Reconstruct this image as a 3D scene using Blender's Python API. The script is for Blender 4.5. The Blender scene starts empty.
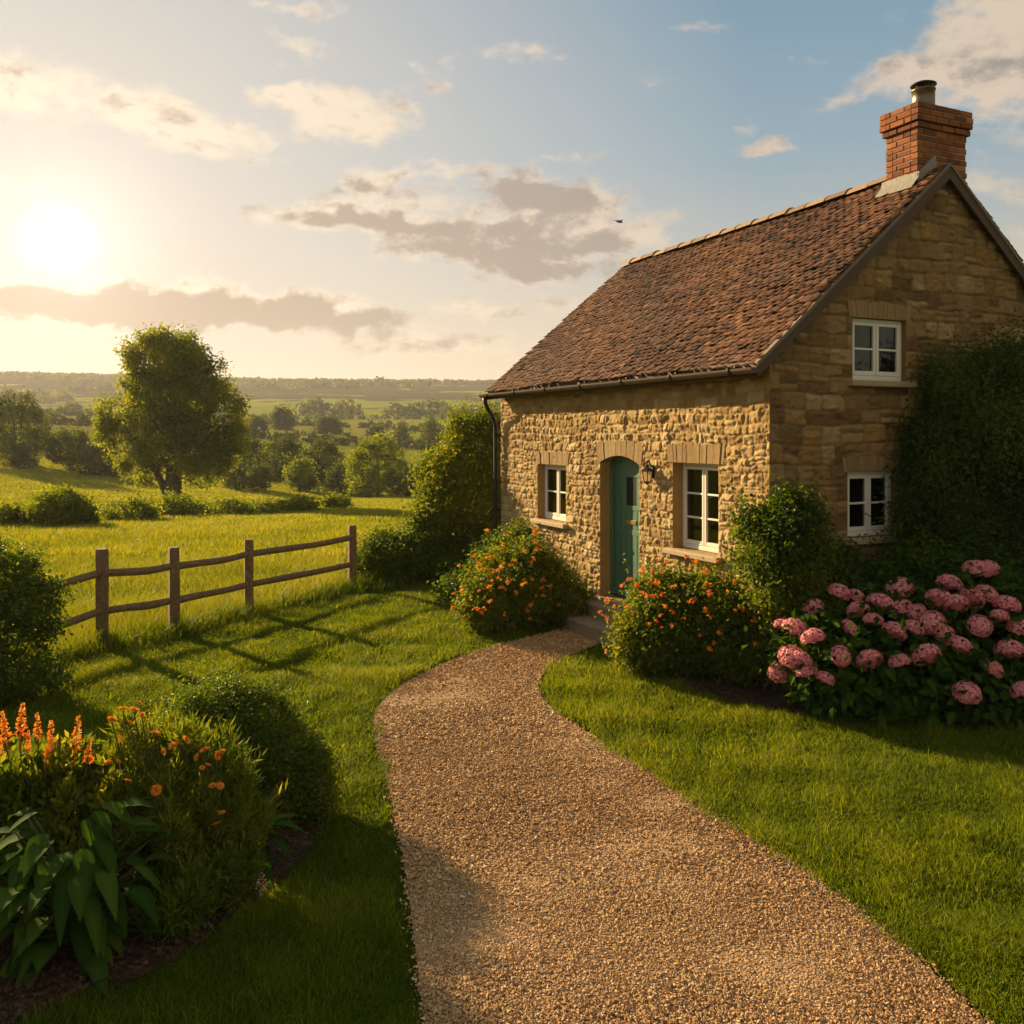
import bpy, math, random
import numpy as np
from mathutils import Vector

C = bpy.context.scene
COL = C.collection
R = math.radians
rng = np.random.default_rng(7)
random.seed(7)

# ------------------------------------------------------------------ camera
F, HZ, EYE = 900.0, 435.0, 2.75          # focal length in pixels, horizon row, eye height
cam = bpy.data.cameras.new("camera")
cam.sensor_width = 36
cam.lens = F / 1024 * 36
cam.shift_y = -(512 - HZ) / 1024
cam.clip_end = 20000
camo = bpy.data.objects.new("camera", cam)
COL.objects.link(camo)
camo.location = (0, 0, EYE)
camo.rotation_euler = (R(90), 0, 0)
C.camera = camo

# ------------------------------------------------------------------ light
SUN_AZ, SUN_EL = -46.0, 19.0             # degrees, azimuth from +Y (negative = left)
sd = Vector((math.sin(R(SUN_AZ)) * math.cos(R(SUN_EL)), math.cos(R(SUN_AZ)) * math.cos(R(SUN_EL)), math.sin(R(SUN_EL))))
sun = bpy.data.lights.new("sun", 'SUN')
sun.energy = 5.0
sun.angle = R(0.9)
sun.color = (1.0, 0.72, 0.38)
suno = bpy.data.objects.new("sun", sun)
COL.objects.link(suno)
suno.rotation_euler = (-sd).to_track_quat('-Z', 'Y').to_euler()

C.view_settings.view_transform = 'Standard'
C.view_settings.look = 'None'
C.view_settings.gamma = 1
C.view_settings.exposure = 1.45
C.render.engine = 'CYCLES'
cy = C.cycles
cy.max_bounces = 6
cy.diffuse_bounces = 3
cy.glossy_bounces = 3
cy.transmission_bounces = 4
cy.transparent_max_bounces = 8
cy.volume_bounces = 0
cy.use_denoising = True
cy.use_adaptive_sampling = True
cy.adaptive_threshold = 0.01
cy.caustics_reflective = False
cy.caustics_refractive = False
cy.sample_clamp_indirect = 6


# ------------------------------------------------------------------ node helpers
class NT:
    def __init__(s, tree):
        s.t = tree; s.n = tree.nodes; s.l = tree.links; s.n.clear()

    def put(s, sock, v):
        if isinstance(v, bpy.types.NodeSocket):
            s.l.new(v, sock)
        elif v is not None:
            if sock.type == 'RGBA' and len(v) == 3:
                v = (*v, 1)
            sock.default_value = v

    def node(s, typ, ins=None, **props):
        n = s.n.new(typ)
        for k, v in props.items():
            setattr(n, k, v)
        for k, v in (ins or {}).items():
            s.put(n.inputs[k], v)
        return n

    def m(s, op, a, b=None, c=None, clamp=False):
        n = s.n.new('ShaderNodeMath'); n.operation = op; n.use_clamp = clamp
        s.put(n.inputs[0], a)
        if b is not None: s.put(n.inputs[1], b)
        if c is not None: s.put(n.inputs[2], c)
        return n.outputs[0]

    def vm(s, op, a, b=None, scale=None):
        n = s.n.new('ShaderNodeVectorMath'); n.operation = op
        s.put(n.inputs[0], a)
        if b is not None: s.put(n.inputs[1], b)
        if scale is not None: s.put(n.inputs['Scale'], scale)
        return n.outputs['Value'] if op in ('DOT_PRODUCT', 'LENGTH', 'DISTANCE') else n.outputs[0]

    def mix(s, f, a, b, blend='MIX'):
        n = s.n.new('ShaderNodeMix'); n.data_type = 'RGBA'; n.blend_type = blend
        s.put(n.inputs[0], f); s.put(n.inputs[6], a); s.put(n.inputs[7], b)
        return n.outputs[2]

    def ss(s, x, a, b, lo=0.0, hi=1.0):
        n = s.n.new('ShaderNodeMapRange'); n.interpolation_type = 'SMOOTHSTEP'
        s.put(n.inputs[0], x)
        for i, v in enumerate((a, b, lo, hi)): s.put(n.inputs[i + 1], v)
        return n.outputs[0]

    def noise(s, vec, scale, detail=4, rough=.55, dist=0.0):
        n = s.node('ShaderNodeTexNoise', {'Scale': scale, 'Detail': detail, 'Roughness': rough, 'Distortion': dist})
        if vec is not None: s.put(n.inputs['Vector'], vec)
        return n.outputs['Fac']

    def ramp(s, f, stops):
        n = s.n.new('ShaderNodeValToRGB')
        e = n.color_ramp.elements
        while len(e) < len(stops): e.new(.5)
        for el, (p, c) in zip(e, stops):
            el.position = p; el.color = (*c, 1)
        s.put(n.inputs[0], f)
        return n.outputs[0]


# ------------------------------------------------------------------ sky
def build_sky():
    w = bpy.data.worlds.new("World"); C.world = w; w.use_nodes = True
    T = NT(w.node_tree)
    D = T.node('ShaderNodeTexCoord').outputs['Generated']
    sky = T.node('ShaderNodeTexSky', sky_type='NISHITA', sun_disc=False, sun_elevation=R(SUN_EL), sun_rotation=R(SUN_AZ))
    sky.air_density = 1.0; sky.dust_density = 2.0
    sep = T.node('ShaderNodeSeparateXYZ', {0: D})
    x, y, z = sep.outputs
    az = T.m('ARCTAN2', x, y)
    el = T.m('ARCSINE', z)
    # where the bright patch of the sun stands
    gaz, gel = math.atan((60 - 512) / F), math.atan((HZ - 240) / F * math.cos(math.atan((60 - 512) / F)))
    sv = (math.sin(gaz) * math.cos(gel), math.cos(gaz) * math.cos(gel), math.sin(gel))
    cosang = T.m('MINIMUM', T.m('MAXIMUM', T.vm('DOT_PRODUCT', D, sv), -1.0), 1.0)
    ang = T.m('ARCCOSINE', cosang)
    elp = T.m('MAXIMUM', el, 0.0)
    grad = T.ramp(T.m('DIVIDE', elp, 0.8), [(0.0, (.27, .20, .125)), (.1, (.27, .215, .145)), (.22, (.185, .185, .17)), (.36, (.105, .150, .178)), (.55, (.068, .120, .162)), (1, (.05, .10, .15))])
    wide = T.m('POWER', T.m('MAXIMUM', T.m('SUBTRACT', 1.0, T.m('DIVIDE', ang, 0.72)), 0.0), 1.05)
    mid = T.m('POWER', T.m('MAXIMUM', T.m('SUBTRACT', 1.0, T.m('DIVIDE', ang, .19)), 0.0), 2.4)
    disc = T.m('EXPONENT', T.m('MULTIPLY', T.m('POWER', T.m('DIVIDE', ang, .026), 2.0), -1.0))
    # added fill: unseen sky behind the viewer made even and warm to light shaded sides
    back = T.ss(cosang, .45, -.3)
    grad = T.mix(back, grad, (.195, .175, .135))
    glow = T.mix(mid, (0, 0, 0), (.16, .142, .12))
    base = T.mix(T.m('MULTIPLY', wide, .95), grad, (.335, .288, .24))
    base = T.mix(1.0, base, glow, 'ADD')
    # clouds: (px, py, half width px, half height px, weight, greyness)
    blobs = [(385, 222, 95, 11, .95, .9), (470, 232, 80, 16, .9, 1.0), (540, 250, 85, 24, 1.0, 1.0), (610, 240, 42, 18, .9, 1.0), (490, 178, 48, 17, 1.0, .9), (545, 198, 50, 22, .95, 1.0), (595, 200, 34, 12, .8, .9), (425, 200, 34, 10, .6, .5), (362, 184, 34, 15, 1.0, .9), (400, 176, 24, 11, .9, .8), (540, 270, 60, 10, .8, .9), (445, 168, 20, 8, .7, .4),
             (330, 215, 60, 13, .8, .7), (225, 147, 70, 20, 1.1, .7), (120, 100, 75, 24, .62, .05), (30, 300, 80, 22, 1.2, .85), (110, 306, 70, 20, 1.2, .9), (190, 308, 70, 18, 1.2, .95), (270, 314, 70, 17, 1.2, 1.0), (350, 318, 62, 16, 1.2, 1.0), (150, 290, 50, 10, .8, .6), (300, 300, 50, 10, .8, .8),
             (480, 315, 45, 10, 1.0, .9), (450, 345, 90, 12, .75, .8), (310, 46, 45, 15, .8, .05), (330, 98, 60, 11, .8, .1),
             (365, 120, 50, 14, .8, .15), (385, 85, 40, 14, .7, .1), (970, 65, 80, 55, 1.0, .25), (1010, 25, 60, 45, .9, .2), (880, 70, 60, 10, .6, .1),
             (850, 97, 42, 10, .72, .1), (765, 148, 26, 8, .7, .1), (755, 122, 14, 7, .5, .1), (1010, 185, 60, 22, .8, .2), (670, 216, 22, 8, .5, .1), (10, 75, 28, 26, .85, .3),
             (530, 52, 40, 9, .5, .1), (205, 58, 30, 7, .45, .1), (0, 185, 50, 8, .6, .1), (1040, 240, 60, 30, .7, .3), (300, 8, 45, 7, .5, .1),
             (1150, 120, 120, 60, .8, .3), (1300, 200, 140, 50, .8, .4), (-150, 120, 120, 40, .7, .3), (640, 80, 30, 6, .6, .1), (410, 60, 34, 9, .8, .1), (440, 80, 26, 8, .75, .1), (290, 95, 30, 9, .85, .1), (350, 128, 44, 12, .9, .2), (415, 110, 20, 7, .7, .1), (690, 30, 40, 6, .6, .1), (560, 160, 30, 6, .7, .2), (800, 60, 26, 5, .5, .1), (20, 110, 50, 18, .8, .25), (160, 112, 46, 14, .8, .15), (590, 300, 60, 10, .6, .5), (440, 250, 60, 10, .8, .6)]
    warp = T.node('ShaderNodeTexNoise', {'Vector': D, 'Scale': 22.0, 'Detail': 3.0, 'Roughness': .6})
    ws = T.node('ShaderNodeSeparateXYZ', {0: warp.outputs['Color']})
    azw = T.m('ADD', az, T.m('MULTIPLY', T.m('SUBTRACT', ws.outputs[0], .5), .075))
    elw = T.m('ADD', el, T.m('MULTIPLY', T.m('SUBTRACT', ws.outputs[1], .5), .04))
    dens = None; grey = None
    for (px, py, hw, hh, wt, gr) in blobs:
        a0 = math.atan((px - 512) / F); e0 = math.atan((HZ - py) / F * math.cos(a0))
        hw_, hh_ = hw / F * math.cos(a0) ** 2, hh / F * math.cos(a0)
        q = T.m('MULTIPLY_ADD', T.m('POWER', T.m('DIVIDE', T.m('SUBTRACT', azw, a0), hw_), 2.0), 1.0,
                T.m('POWER', T.m('DIVIDE', T.m('SUBTRACT', elw, e0), hh_), 2.0))
        b = T.m('MULTIPLY', T.m('EXPONENT', T.m('MULTIPLY', q, -.9)), wt)
        dens = b if dens is None else T.m('ADD', dens, b)
        dy = T.m('DIVIDE', T.m('SUBTRACT', elw, e0), hh_)
        g = T.m('MULTIPLY', T.m('MULTIPLY', b, gr), T.m('SUBTRACT', 1.0, T.m('MULTIPLY', T.m('MINIMUM', T.m('MAXIMUM', dy, -1.0), 1.0), .55)))
        grey = g if grey is None else T.m('ADD', grey, g)
    sc3 = T.vm('MULTIPLY', D, (1, 1, 1.9))
    n1 = T.noise(sc3, 9.0, 8, .62, .25)
    n2 = T.noise(T.vm('ADD', sc3, (-.012, .0, .02)), 9.0, 8, .62, .25)
    nf = T.noise(sc3, 42.0, 4, .6)
    d1 = T.m('ADD', T.m('MULTIPLY', dens, .66), T.m('MULTIPLY', T.m('SUBTRACT', n1, .5), 2.1))
    d1 = T.m('ADD', d1, T.m('MULTIPLY', T.m('SUBTRACT', nf, .5), .8))
    cov = T.ss(d1, .16, .74)
    cov = T.m('MULTIPLY', cov, T.ss(dens, .04, .28))
    edge = T.m('MULTIPLY', T.m('SUBTRACT', n1, n2), 4.5)
    nm = T.noise(sc3, 24.0, 5, .6, .3)
    edge = T.m('ADD', edge, T.m('MULTIPLY', T.m('SUBTRACT', nm, .5), 1.3))
    thick = T.ss(T.m('ADD', T.m('MULTIPLY', grey, .80), T.m('ADD', T.m('MULTIPLY', T.m('MULTIPLY', T.m('SUBTRACT', d1, .5), .7), grey), T.m('MULTIPLY', edge, 1.2))), .1, 1.35)
    lit = T.mix(wide, (.28, .225, .17), (.42, .35, .265))
    dark = T.mix(wide, (.13, .112, .097), (.215, .158, .112))
    ccol = T.mix(thick, lit, dark)
    ccol = T.mix(1.0, ccol, glow, 'ADD')
    base = T.mix(T.m('MULTIPLY', cov, .93), base, ccol)
    base = T.mix(disc, base, (.62, .58, .47))
    # the physical sky adds its own light below the painted clouds and gradient
    phys = T.vm('SCALE', sky.outputs[0], scale=0.02)
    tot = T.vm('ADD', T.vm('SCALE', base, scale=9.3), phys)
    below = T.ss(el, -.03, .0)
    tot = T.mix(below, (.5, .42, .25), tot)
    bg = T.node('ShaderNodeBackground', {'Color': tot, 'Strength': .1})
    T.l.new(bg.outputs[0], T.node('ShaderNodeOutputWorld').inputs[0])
    w.cycles.sampling_method = 'MANUAL'
    w.cycles.sample_map_resolution = 512


build_sky()


# ------------------------------------------------------------------ mesh helpers
def nrm(v):
    return v / np.maximum(np.linalg.norm(v, axis=-1, keepdims=True), 1e-9)


def mesh_np(name, V, faces, attrs=None, mats=(), midx=None, smooth=False):
    V = np.asarray(V, float)
    me = bpy.data.meshes.new(name)
    me.vertices.add(len(V)); me.vertices.foreach_set('co', V.ravel())
    faces = [np.asarray(f, np.int64) for f in faces if len(f)]
    loops = np.concatenate([f.ravel() for f in faces])
    tot = np.concatenate([np.full(len(f), f.shape[1]) for f in faces])
    start = np.concatenate([[0], np.cumsum(tot)[:-1]])
    me.loops.add(len(loops)); me.loops.foreach_set('vertex_index', loops)
    me.polygons.add(len(tot)); me.polygons.foreach_set('loop_start', start)
    for m_ in mats: me.materials.append(m_)
    if midx is not None: me.polygons.foreach_set('material_index', np.asarray(midx, np.int32))
    if smooth is True:
        me.polygons.foreach_set('use_smooth', np.ones(len(tot), bool))
    elif smooth is False:
        me.polygons.foreach_set('use_smooth', np.zeros(len(tot), bool))
    for k, a in (attrs or {}).items():
        at = me.attributes.new(k, 'FLOAT', 'POINT'); at.data.foreach_set('value', np.asarray(a, np.float32))
    me.update(calc_edges=True)
    me.validate()
    return me


class MB:
    """collects pieces of one part; build() links them as one mesh object"""
    def __init__(s): s.V = []; s.T = []; s.Q = []; s.tm = []; s.qm = []; s.t = []; s.n = 0

    def add(s, V, quads=(), tris=(), tint=.5, mat=0):
        V = np.asarray(V, float).reshape(-1, 3)
        if len(quads):
            q = np.asarray(quads).reshape(-1, 4) + s.n; s.Q.append(q); s.qm += [mat] * len(q)
        if len(tris):
            t = np.asarray(tris).reshape(-1, 3) + s.n; s.T.append(t); s.tm += [mat] * len(t)
        s.V.append(V); s.t.append(np.broadcast_to(tint, (len(V),)).astype(float)); s.n += len(V)
        return s

    def box(s, a, b, tint=.5, mat=0, bev=0.0, rot=None):
        a = np.array(a, float); b = np.array(b, float)
        lo, hi = np.minimum(a, b), np.maximum(a, b)
        if bev > 0:
            bev = min(bev, .45 * (hi - lo).min())
            V = []
            for k in range(3):
                for i in range(8):
                    p = np.array([hi[j] if (i >> j) & 1 else lo[j] for j in range(3)])
                    for j in range(3):
                        if j != k: p[j] += -bev if (i >> j) & 1 else bev
                    V.append(p)
            V = np.array(V)
            idx = lambda k, i: k * 8 + i
            Q = []; Tr = []
            for k in range(3):
                u, v = [j for j in range(3) if j != k]
                for side in (0, 1):
                    c = [(side << k) | (a_ << u) | (b_ << v) for a_, b_ in ((0, 0), (1, 0), (1, 1), (0, 1))]
                    f = [idx(k, i) for i in c]
                    Q.append(f if (side == 1) == (k != 1) else f[::-1])
            for k in range(3):          # edge bevels along axis k, between faces u and v
                u, v = [j for j in range(3) if j != k]
                for a_ in (0, 1):
                    for b_ in (0, 1):
                        i0 = (a_ << u) | (b_ << v); i1 = i0 | (1 << k)
                        Q.append([idx(u, i0), idx(u, i1), idx(v, i1), idx(v, i0)])
            for i in range(8):
                Tr.append([idx(0, i), idx(1, i), idx(2, i)])
        else:
            V = np.array([[hi[j] if (i >> j) & 1 else lo[j] for j in range(3)] for i in range(8)])
            Q = [[0, 2, 3, 1], [4, 5, 7, 6], [0, 1, 5, 4], [2, 6, 7, 3], [0, 4, 6, 2], [1, 3, 7, 5]]; Tr = []
        if rot is not None:
            c = (lo + hi) / 2; V = (V - c) @ rot.T + c
        return s.add(V, Q, Tr, tint, mat)

    def tube(s, pts, rad, n=8, tint=.5, mat=0, cap=True, squash=1.0):
        pts = np.asarray(pts, float); k = len(pts)
        rad = np.broadcast_to(rad, (k,))
        tan = nrm(np.gradient(pts, axis=0))
        ref = np.array([0, 0, 1.0]) if abs(tan[0][2]) < .9 else np.array([1.0, 0, 0])
        V = []
        for i in range(k):
            u = nrm(np.cross(tan[i], ref)); v = np.cross(u, tan[i]); 
            a = np.arange(n) / n * 2 * np.pi
            V.append(pts[i] + rad[i] * (np.cos(a)[:, None] * u + np.sin(a)[:, None] * v * squash))
        V = np.concatenate(V)
        Q = [[i * n + j, i * n + (j + 1) % n, (i + 1) * n + (j + 1) % n, (i + 1) * n + j] for i in range(k - 1) for j in range(n)]
        Tr = []
        if cap:
            V = np.concatenate([V, pts[:1], pts[-1:]])
            Tr = [[k * n, (j + 1) % n, j] for j in range(n)] + [[k * n + 1, (k - 1) * n + j, (k - 1) * n + (j + 1) % n] for j in range(n)]
        return s.add(V, Q, Tr, tint, mat)

    def lathe(s, prof, c=(0, 0, 0), n=16, tint=.5, mat=0):
        prof = np.asarray(prof, float); k = len(prof); a = np.arange(n) / n * 2 * np.pi
        V = np.concatenate([np.stack([r * np.cos(a), r * np.sin(a), np.full(n, z)], 1) for r, z in prof]) + np.array(c)
        Q = [[i * n + j, i * n + (j + 1) % n, (i + 1) * n + (j + 1) % n, (i + 1) * n + j] for i in range(k - 1) for j in range(n)]
        return s.add(V, Q, (), tint, mat)

    def prism(s, poly, axis_o, ua, va, wa, depth, tint=.5, mat=0):
        """extrude a 2D polygon (u,v) lying at axis_o along wa"""
        poly = np.asarray(poly, float); n = len(poly)
        o, ua, va, wa = (np.asarray(q, float) for q in (axis_o, ua, va, wa))
        A = o + poly[:, :1] * ua + poly[:, 1:] * va; B = A + wa * depth
        c = A.mean(0)
        V = np.concatenate([A, B, [c], [c + wa * depth]])
        Q = [[i, (i + 1) % n, n + (i + 1) % n, n + i] for i in range(n)]
        Tr = [[2 * n, (i + 1) % n, i] for i in range(n)] + [[2 * n + 1, n + i, n + (i + 1) % n] for i in range(n)]
        return s.add(V, Q, Tr, tint, mat)

    def build(s, name, mats, parent=None, smooth=False):
        V = np.concatenate(s.V)
        F_ = ([np.concatenate(s.Q)] if s.Q else []) + ([np.concatenate(s.T)] if s.T else [])
        me = mesh_np(name, V, F_, {'tint': np.concatenate(s.t)}, mats if isinstance(mats, (list, tuple)) else [mats], s.qm + s.tm, smooth)
        return link(name, me, parent)


def link(name, me, parent=None):
    o = bpy.data.objects.new(name, me); COL.objects.link(o)
    if parent is not None: o.parent = parent
    return o


def empty(name, loc=(0, 0, 0), rz=0.0):
    o = bpy.data.objects.new(name, None); COL.objects.link(o)
    o.location = loc; o.rotation_euler = (0, 0, rz); o.empty_display_size = .2
    return o


def tag(o, label=None, cat=None, group=None, kind=None):
    if label: o['label'] = label
    if cat: o['category'] = cat
    if group: o['group'] = group
    if kind: o['kind'] = kind
    return o


# smooth pseudo noise in 3D (sum of random waves), about -1..1
_K = rng.normal(size=(5, 10, 3)); _P = rng.uniform(0, 6.28, (5, 10))
def wn(p, f=1.0, s=0):
    p = np.asarray(p, float) * f
    return sum(np.sin(p @ _K[s][i] + _P[s][i]) for i in range(10)) / 4.5


def g_at(px, py, z=0.0):
    Y = F * (EYE - z) / (py - HZ)
    return np.array([(px - 512) / F * Y, Y, z])


# ------------------------------------------------------------------ materials
MATS = {}
def material(name):
    m = bpy.data.materials.new(name); m.use_nodes = True
    MATS[name] = m
    return m, NT(m.node_tree)


def finish(T, shader, disp=None):
    o = T.node('ShaderNodeOutputMaterial')
    T.l.new(shader, o.inputs[0])


def attr(T, name): return T.node('ShaderNodeAttribute', attribute_name=name).outputs['Fac']


def leaf_mat(name, cols, trans=.4, tcol=None, rough=.5, spec=.35):
    m, T = material(name)
    t = attr(T, 'tint')
    col = T.ramp(t, [(i / (len(cols) - 1), c) for i, c in enumerate(cols)])
    tc = T.mix(1.0, col, tcol or (1.5, 1.35, .55), 'MULTIPLY')
    p = T.node('ShaderNodeBsdfPrincipled', {'Base Color': col, 'Roughness': rough, 'Specular IOR Level': spec})
    tr = T.node('ShaderNodeBsdfTranslucent', {'Color': tc})
    mx = T.node('ShaderNodeMixShader', {0: trans, 1: p.outputs[0], 2: tr.outputs[0]})
    finish(T, mx.outputs[0])
    return m


def simple_mat(name, col, rough=.6, metal=0.0, noise_amt=.25, nscale=8.0, bump=0.0, bscale=30.0, spec=.4, use_tint=0.0):
    m, T = material(name)
    co = T.node('ShaderNodeTexCoord').outputs['Object']
    n = T.noise(co, nscale, 5)
    c = T.mix(T.m('MULTIPLY', n, noise_amt * 1.4), col, tuple(x * .35 for x in col))
    if use_tint:
        t = attr(T, 'tint')
        c = T.mix(1.0, c, T.ramp(t, [(0, (1 - use_tint,) * 3), (1, (1 + use_tint * .6,) * 3)]), 'MULTIPLY')
    p = T.node('ShaderNodeBsdfPrincipled', {'Base Color': c, 'Roughness': rough, 'Metallic': metal, 'Specular IOR Level': spec})
    if bump:
        b = T.node('ShaderNodeBump', {'Strength': bump, 'Distance': .02, 'Height': T.noise(co, bscale, 6)})
        T.l.new(b.outputs[0], p.inputs['Normal'])
    finish(T, p.outputs[0])
    return m


M_LAWN = leaf_mat('lawn_blades', [(.048, .085, .005), (.105, .155, .008), (.175, .225, .012), (.30, .29, .035)], .45, (1.5, 1.3, .4), .6, .12)
M_MEADOW = leaf_mat('meadow_blades', [(.085, .125, .007), (.175, .205, .011), (.27, .265, .018), (.36, .31, .045)], .42, (1.4, 1.3, .45), .6, .12)
M_SHRUB = leaf_mat('shrub_leaves', [(.020, .048, .006), (.052, .10, .008), (.105, .155, .012), (.20, .22, .022)], .48, (1.6, 1.4, .45), .5, .22)
M_GOLD = leaf_mat('sunny_shrub_leaves', [(.032, .065, .006), (.082, .13, .010), (.16, .19, .014), (.29, .26, .028)], .5, (1.6, 1.4, .45), .5, .22)
M_DARK = leaf_mat('dark_evergreen_leaves', [(.012, .030, .005), (.034, .066, .009), (.066, .105, .014), (.11, .145, .02)], .32, None, .5, .2)
M_BIG = leaf_mat('broad_leaves', [(.020, .055, .008), (.042, .095, .012), (.085, .14, .018)], .4, (1.7, 1.5, .5), .75, .04)
M_TREE = leaf_mat('tree_leaves', [(.05, .085, .005), (.12, .165, .008), (.20, .225, .012), (.31, .29, .02)], .62, (1.5, 1.35, .4), .6, .1)
M_FAR = leaf_mat('far_tree_leaves', [(.034, .056, .007), (.066, .09, .010), (.115, .13, .014)], .45, (1.5, 1.35, .5), .6, .08)
M_ORANGE = leaf_mat('orange_petals', [(.62, .17, .010), (.82, .30, .015), (.90, .46, .04)], .35, (1.1, 1, .8))
M_CORAL = leaf_mat('coral_petals', [(.58, .09, .02), (.75, .19, .02), (.85, .38, .05)], .35, (1.1, 1, .8))
M_PINK = leaf_mat('pink_petals', [(.40, .075, .11), (.69, .19, .235), (.82, .33, .35), (.86, .50, .45)], .3, (1, 1, 1))
M_BARK = simple_mat('bark', (.10, .075, .05), .9, bump=.8, bscale=14)
M_STEM = simple_mat('green_stem', (.06, .075, .02), .7)
M_TIMBER = None
M_WHITE = simple_mat('white_paint', (.74, .71, .64), .45, noise_amt=.12, nscale=12)
M_GREEN = simple_mat('green_door_paint', (.06, .165, .10), .42, noise_amt=.35, nscale=9, bump=.12, bscale=60, spec=.5)
M_IRON = simple_mat('dark_iron', (.035, .03, .027), .5, .6)
M_GUTTER = simple_mat('brown_gutter', (.09, .06, .045), .45, .2)
M_BRASS = simple_mat('worn_brass', (.45, .30, .12), .35, .9)
M_STEEL = simple_mat('weathered_steel', (.19, .155, .11), .38, .85, nscale=20)
M_LEAD = simple_mat('lead_flashing', (.25, .235, .21), .7, .0, bump=.5, bscale=20)
M_CURTAIN = simple_mat('curtain_cloth', (.5, .47, .4), .9)
M_BOARD = simple_mat('bargeboard_timber', (.095, .060, .036), .7, noise_amt=.4, bump=.3, bscale=25)
M_SILL = simple_mat('sill_stone', (.42, .32, .19), .85, noise_amt=.3, bump=.4, bscale=30)
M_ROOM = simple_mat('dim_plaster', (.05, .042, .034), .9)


def mat_timber():
    m, T = material('weathered_timber')
    co = T.node('ShaderNodeTexCoord').outputs['Object']
    st = T.vm('MULTIPLY', co, (6, 6, 6))
    n = T.noise(st, 3.0, 6, .65, .6)
    gr = T.noise(T.vm('MULTIPLY', co, (60, 60, 7)), 1.0, 4)
    c = T.ramp(n, [(.25, (.10, .065, .036)), (.5, (.22, .145, .08)), (.75, (.33, .235, .14))])
    c = T.mix(T.m('MULTIPLY', gr, .5), c, (.06, .04, .025))
    p = T.node('ShaderNodeBsdfPrincipled', {'Base Color': c, 'Roughness': .85, 'Specular IOR Level': .2})
    b = T.node('ShaderNodeBump', {'Strength': .6, 'Distance': .01, 'Height': gr})
    T.l.new(b.outputs[0], p.inputs['Normal']); finish(T, p.outputs[0])
    return m
M_TIMBER = mat_timber()


def mat_stone(name, stops, mortar, bump):
    m, T = material(name)
    co = T.node('ShaderNodeTexCoord').outputs['Object']
    t = attr(T, 'tint'); mo = attr(T, 'mortar')
    n = T.noise(co, 9.0, 6, .65); n2 = T.noise(co, 45.0, 5, .7); n3 = T.noise(co, 1.1, 3)
    c = T.ramp(T.m('ADD', t, T.m('MULTIPLY', T.m('SUBTRACT', n, .5), .55)), stops)
    c = T.mix(T.m('MULTIPLY', T.m('SUBTRACT', n2, .35), .9, clamp=True), c, tuple(x * .5 for x in stops[1][1]))
    c = T.mix(T.m('MULTIPLY', mo, .85), c, T.mix(n2, mortar, tuple(x * .7 for x in mortar)))
    c = T.mix(T.ss(n3, .5, .75, 0, .35), c, tuple(x * .55 for x in stops[0][1]))      # weather staining
    p = T.node('ShaderNodeBsdfPrincipled', {'Base Color': c, 'Roughness': .92, 'Specular IOR Level': .15})
    h = T.m('ADD', T.m('MULTIPLY', n, .7), T.m('MULTIPLY', n2, .4))
    b = T.node('ShaderNodeBump', {'Strength': bump, 'Distance': .03, 'Height': h})
    T.l.new(b.outputs[0], p.inputs['Normal']); finish(T, p.outputs[0])
    return m
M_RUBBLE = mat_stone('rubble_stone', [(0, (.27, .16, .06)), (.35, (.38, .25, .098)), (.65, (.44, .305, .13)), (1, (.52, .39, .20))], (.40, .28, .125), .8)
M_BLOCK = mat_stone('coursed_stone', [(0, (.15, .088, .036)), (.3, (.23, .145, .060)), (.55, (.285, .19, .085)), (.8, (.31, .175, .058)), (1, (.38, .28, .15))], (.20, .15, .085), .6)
M_DRESS = mat_stone('dressed_stone', [(0, (.25, .16, .072)), (.5, (.31, .21, .098)), (1, (.36, .25, .125))], (.3, .22, .13), .7)


def mat_tiles():
    m, T = material('clay_tiles')
    co = T.node('ShaderNodeTexCoord').outputs['Object']
    t = attr(T, 'tint'); n = T.noise(co, 14.0, 6, .65); n3 = T.noise(co, 1.3, 4)
    c = T.ramp(T.m('ADD', t, T.m('MULTIPLY', T.m('SUBTRACT', n, .5), .35)), [(0, (.038, .023, .015)), (.3, (.078, .037, .020)), (.6, (.130, .054, .025)), (.85, (.195, .084, .037)), (1, (.25, .125, .058))])
    c = T.mix(T.ss(n3, .5, .75, 0, .4), c, (.09, .06, .04))
    p = T.node('ShaderNodeBsdfPrincipled', {'Base Color': c, 'Roughness': .85, 'Specular IOR Level': .2})
    b = T.node('ShaderNodeBump', {'Strength': .5, 'Distance': .02, 'Height': n})
    T.l.new(b.outputs[0], p.inputs['Normal']); finish(T, p.outputs[0])
    return m
M_TILE = mat_tiles()


def mat_brick():
    m, T = material('red_brick')
    co = T.node('ShaderNodeTexCoord').outputs['Object']
    t = attr(T, 'tint'); n = T.noise(co, 30.0, 6, .65)
    c = T.ramp(T.m('ADD', t, T.m('MULTIPLY', T.m('SUBTRACT', n, .5), .5)), [(0, (.11, .045, .025)), (.4, (.23, .078, .032)), (.75, (.31, .115, .042)), (1, (.40, .19, .08))])
    p = T.node('ShaderNodeBsdfPrincipled', {'Base Color': c, 'Roughness': .88, 'Specular IOR Level': .2})
    b = T.node('ShaderNodeBump', {'Strength': .5, 'Distance': .01, 'Height': n})
    T.l.new(b.outputs[0], p.inputs['Normal']); finish(T, p.outputs[0])
    return m
M_BRICK = mat_brick()
M_MORTAR = simple_mat('lime_mortar', (.48, .40, .30), .95, bump=.5, bscale=60)


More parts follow.
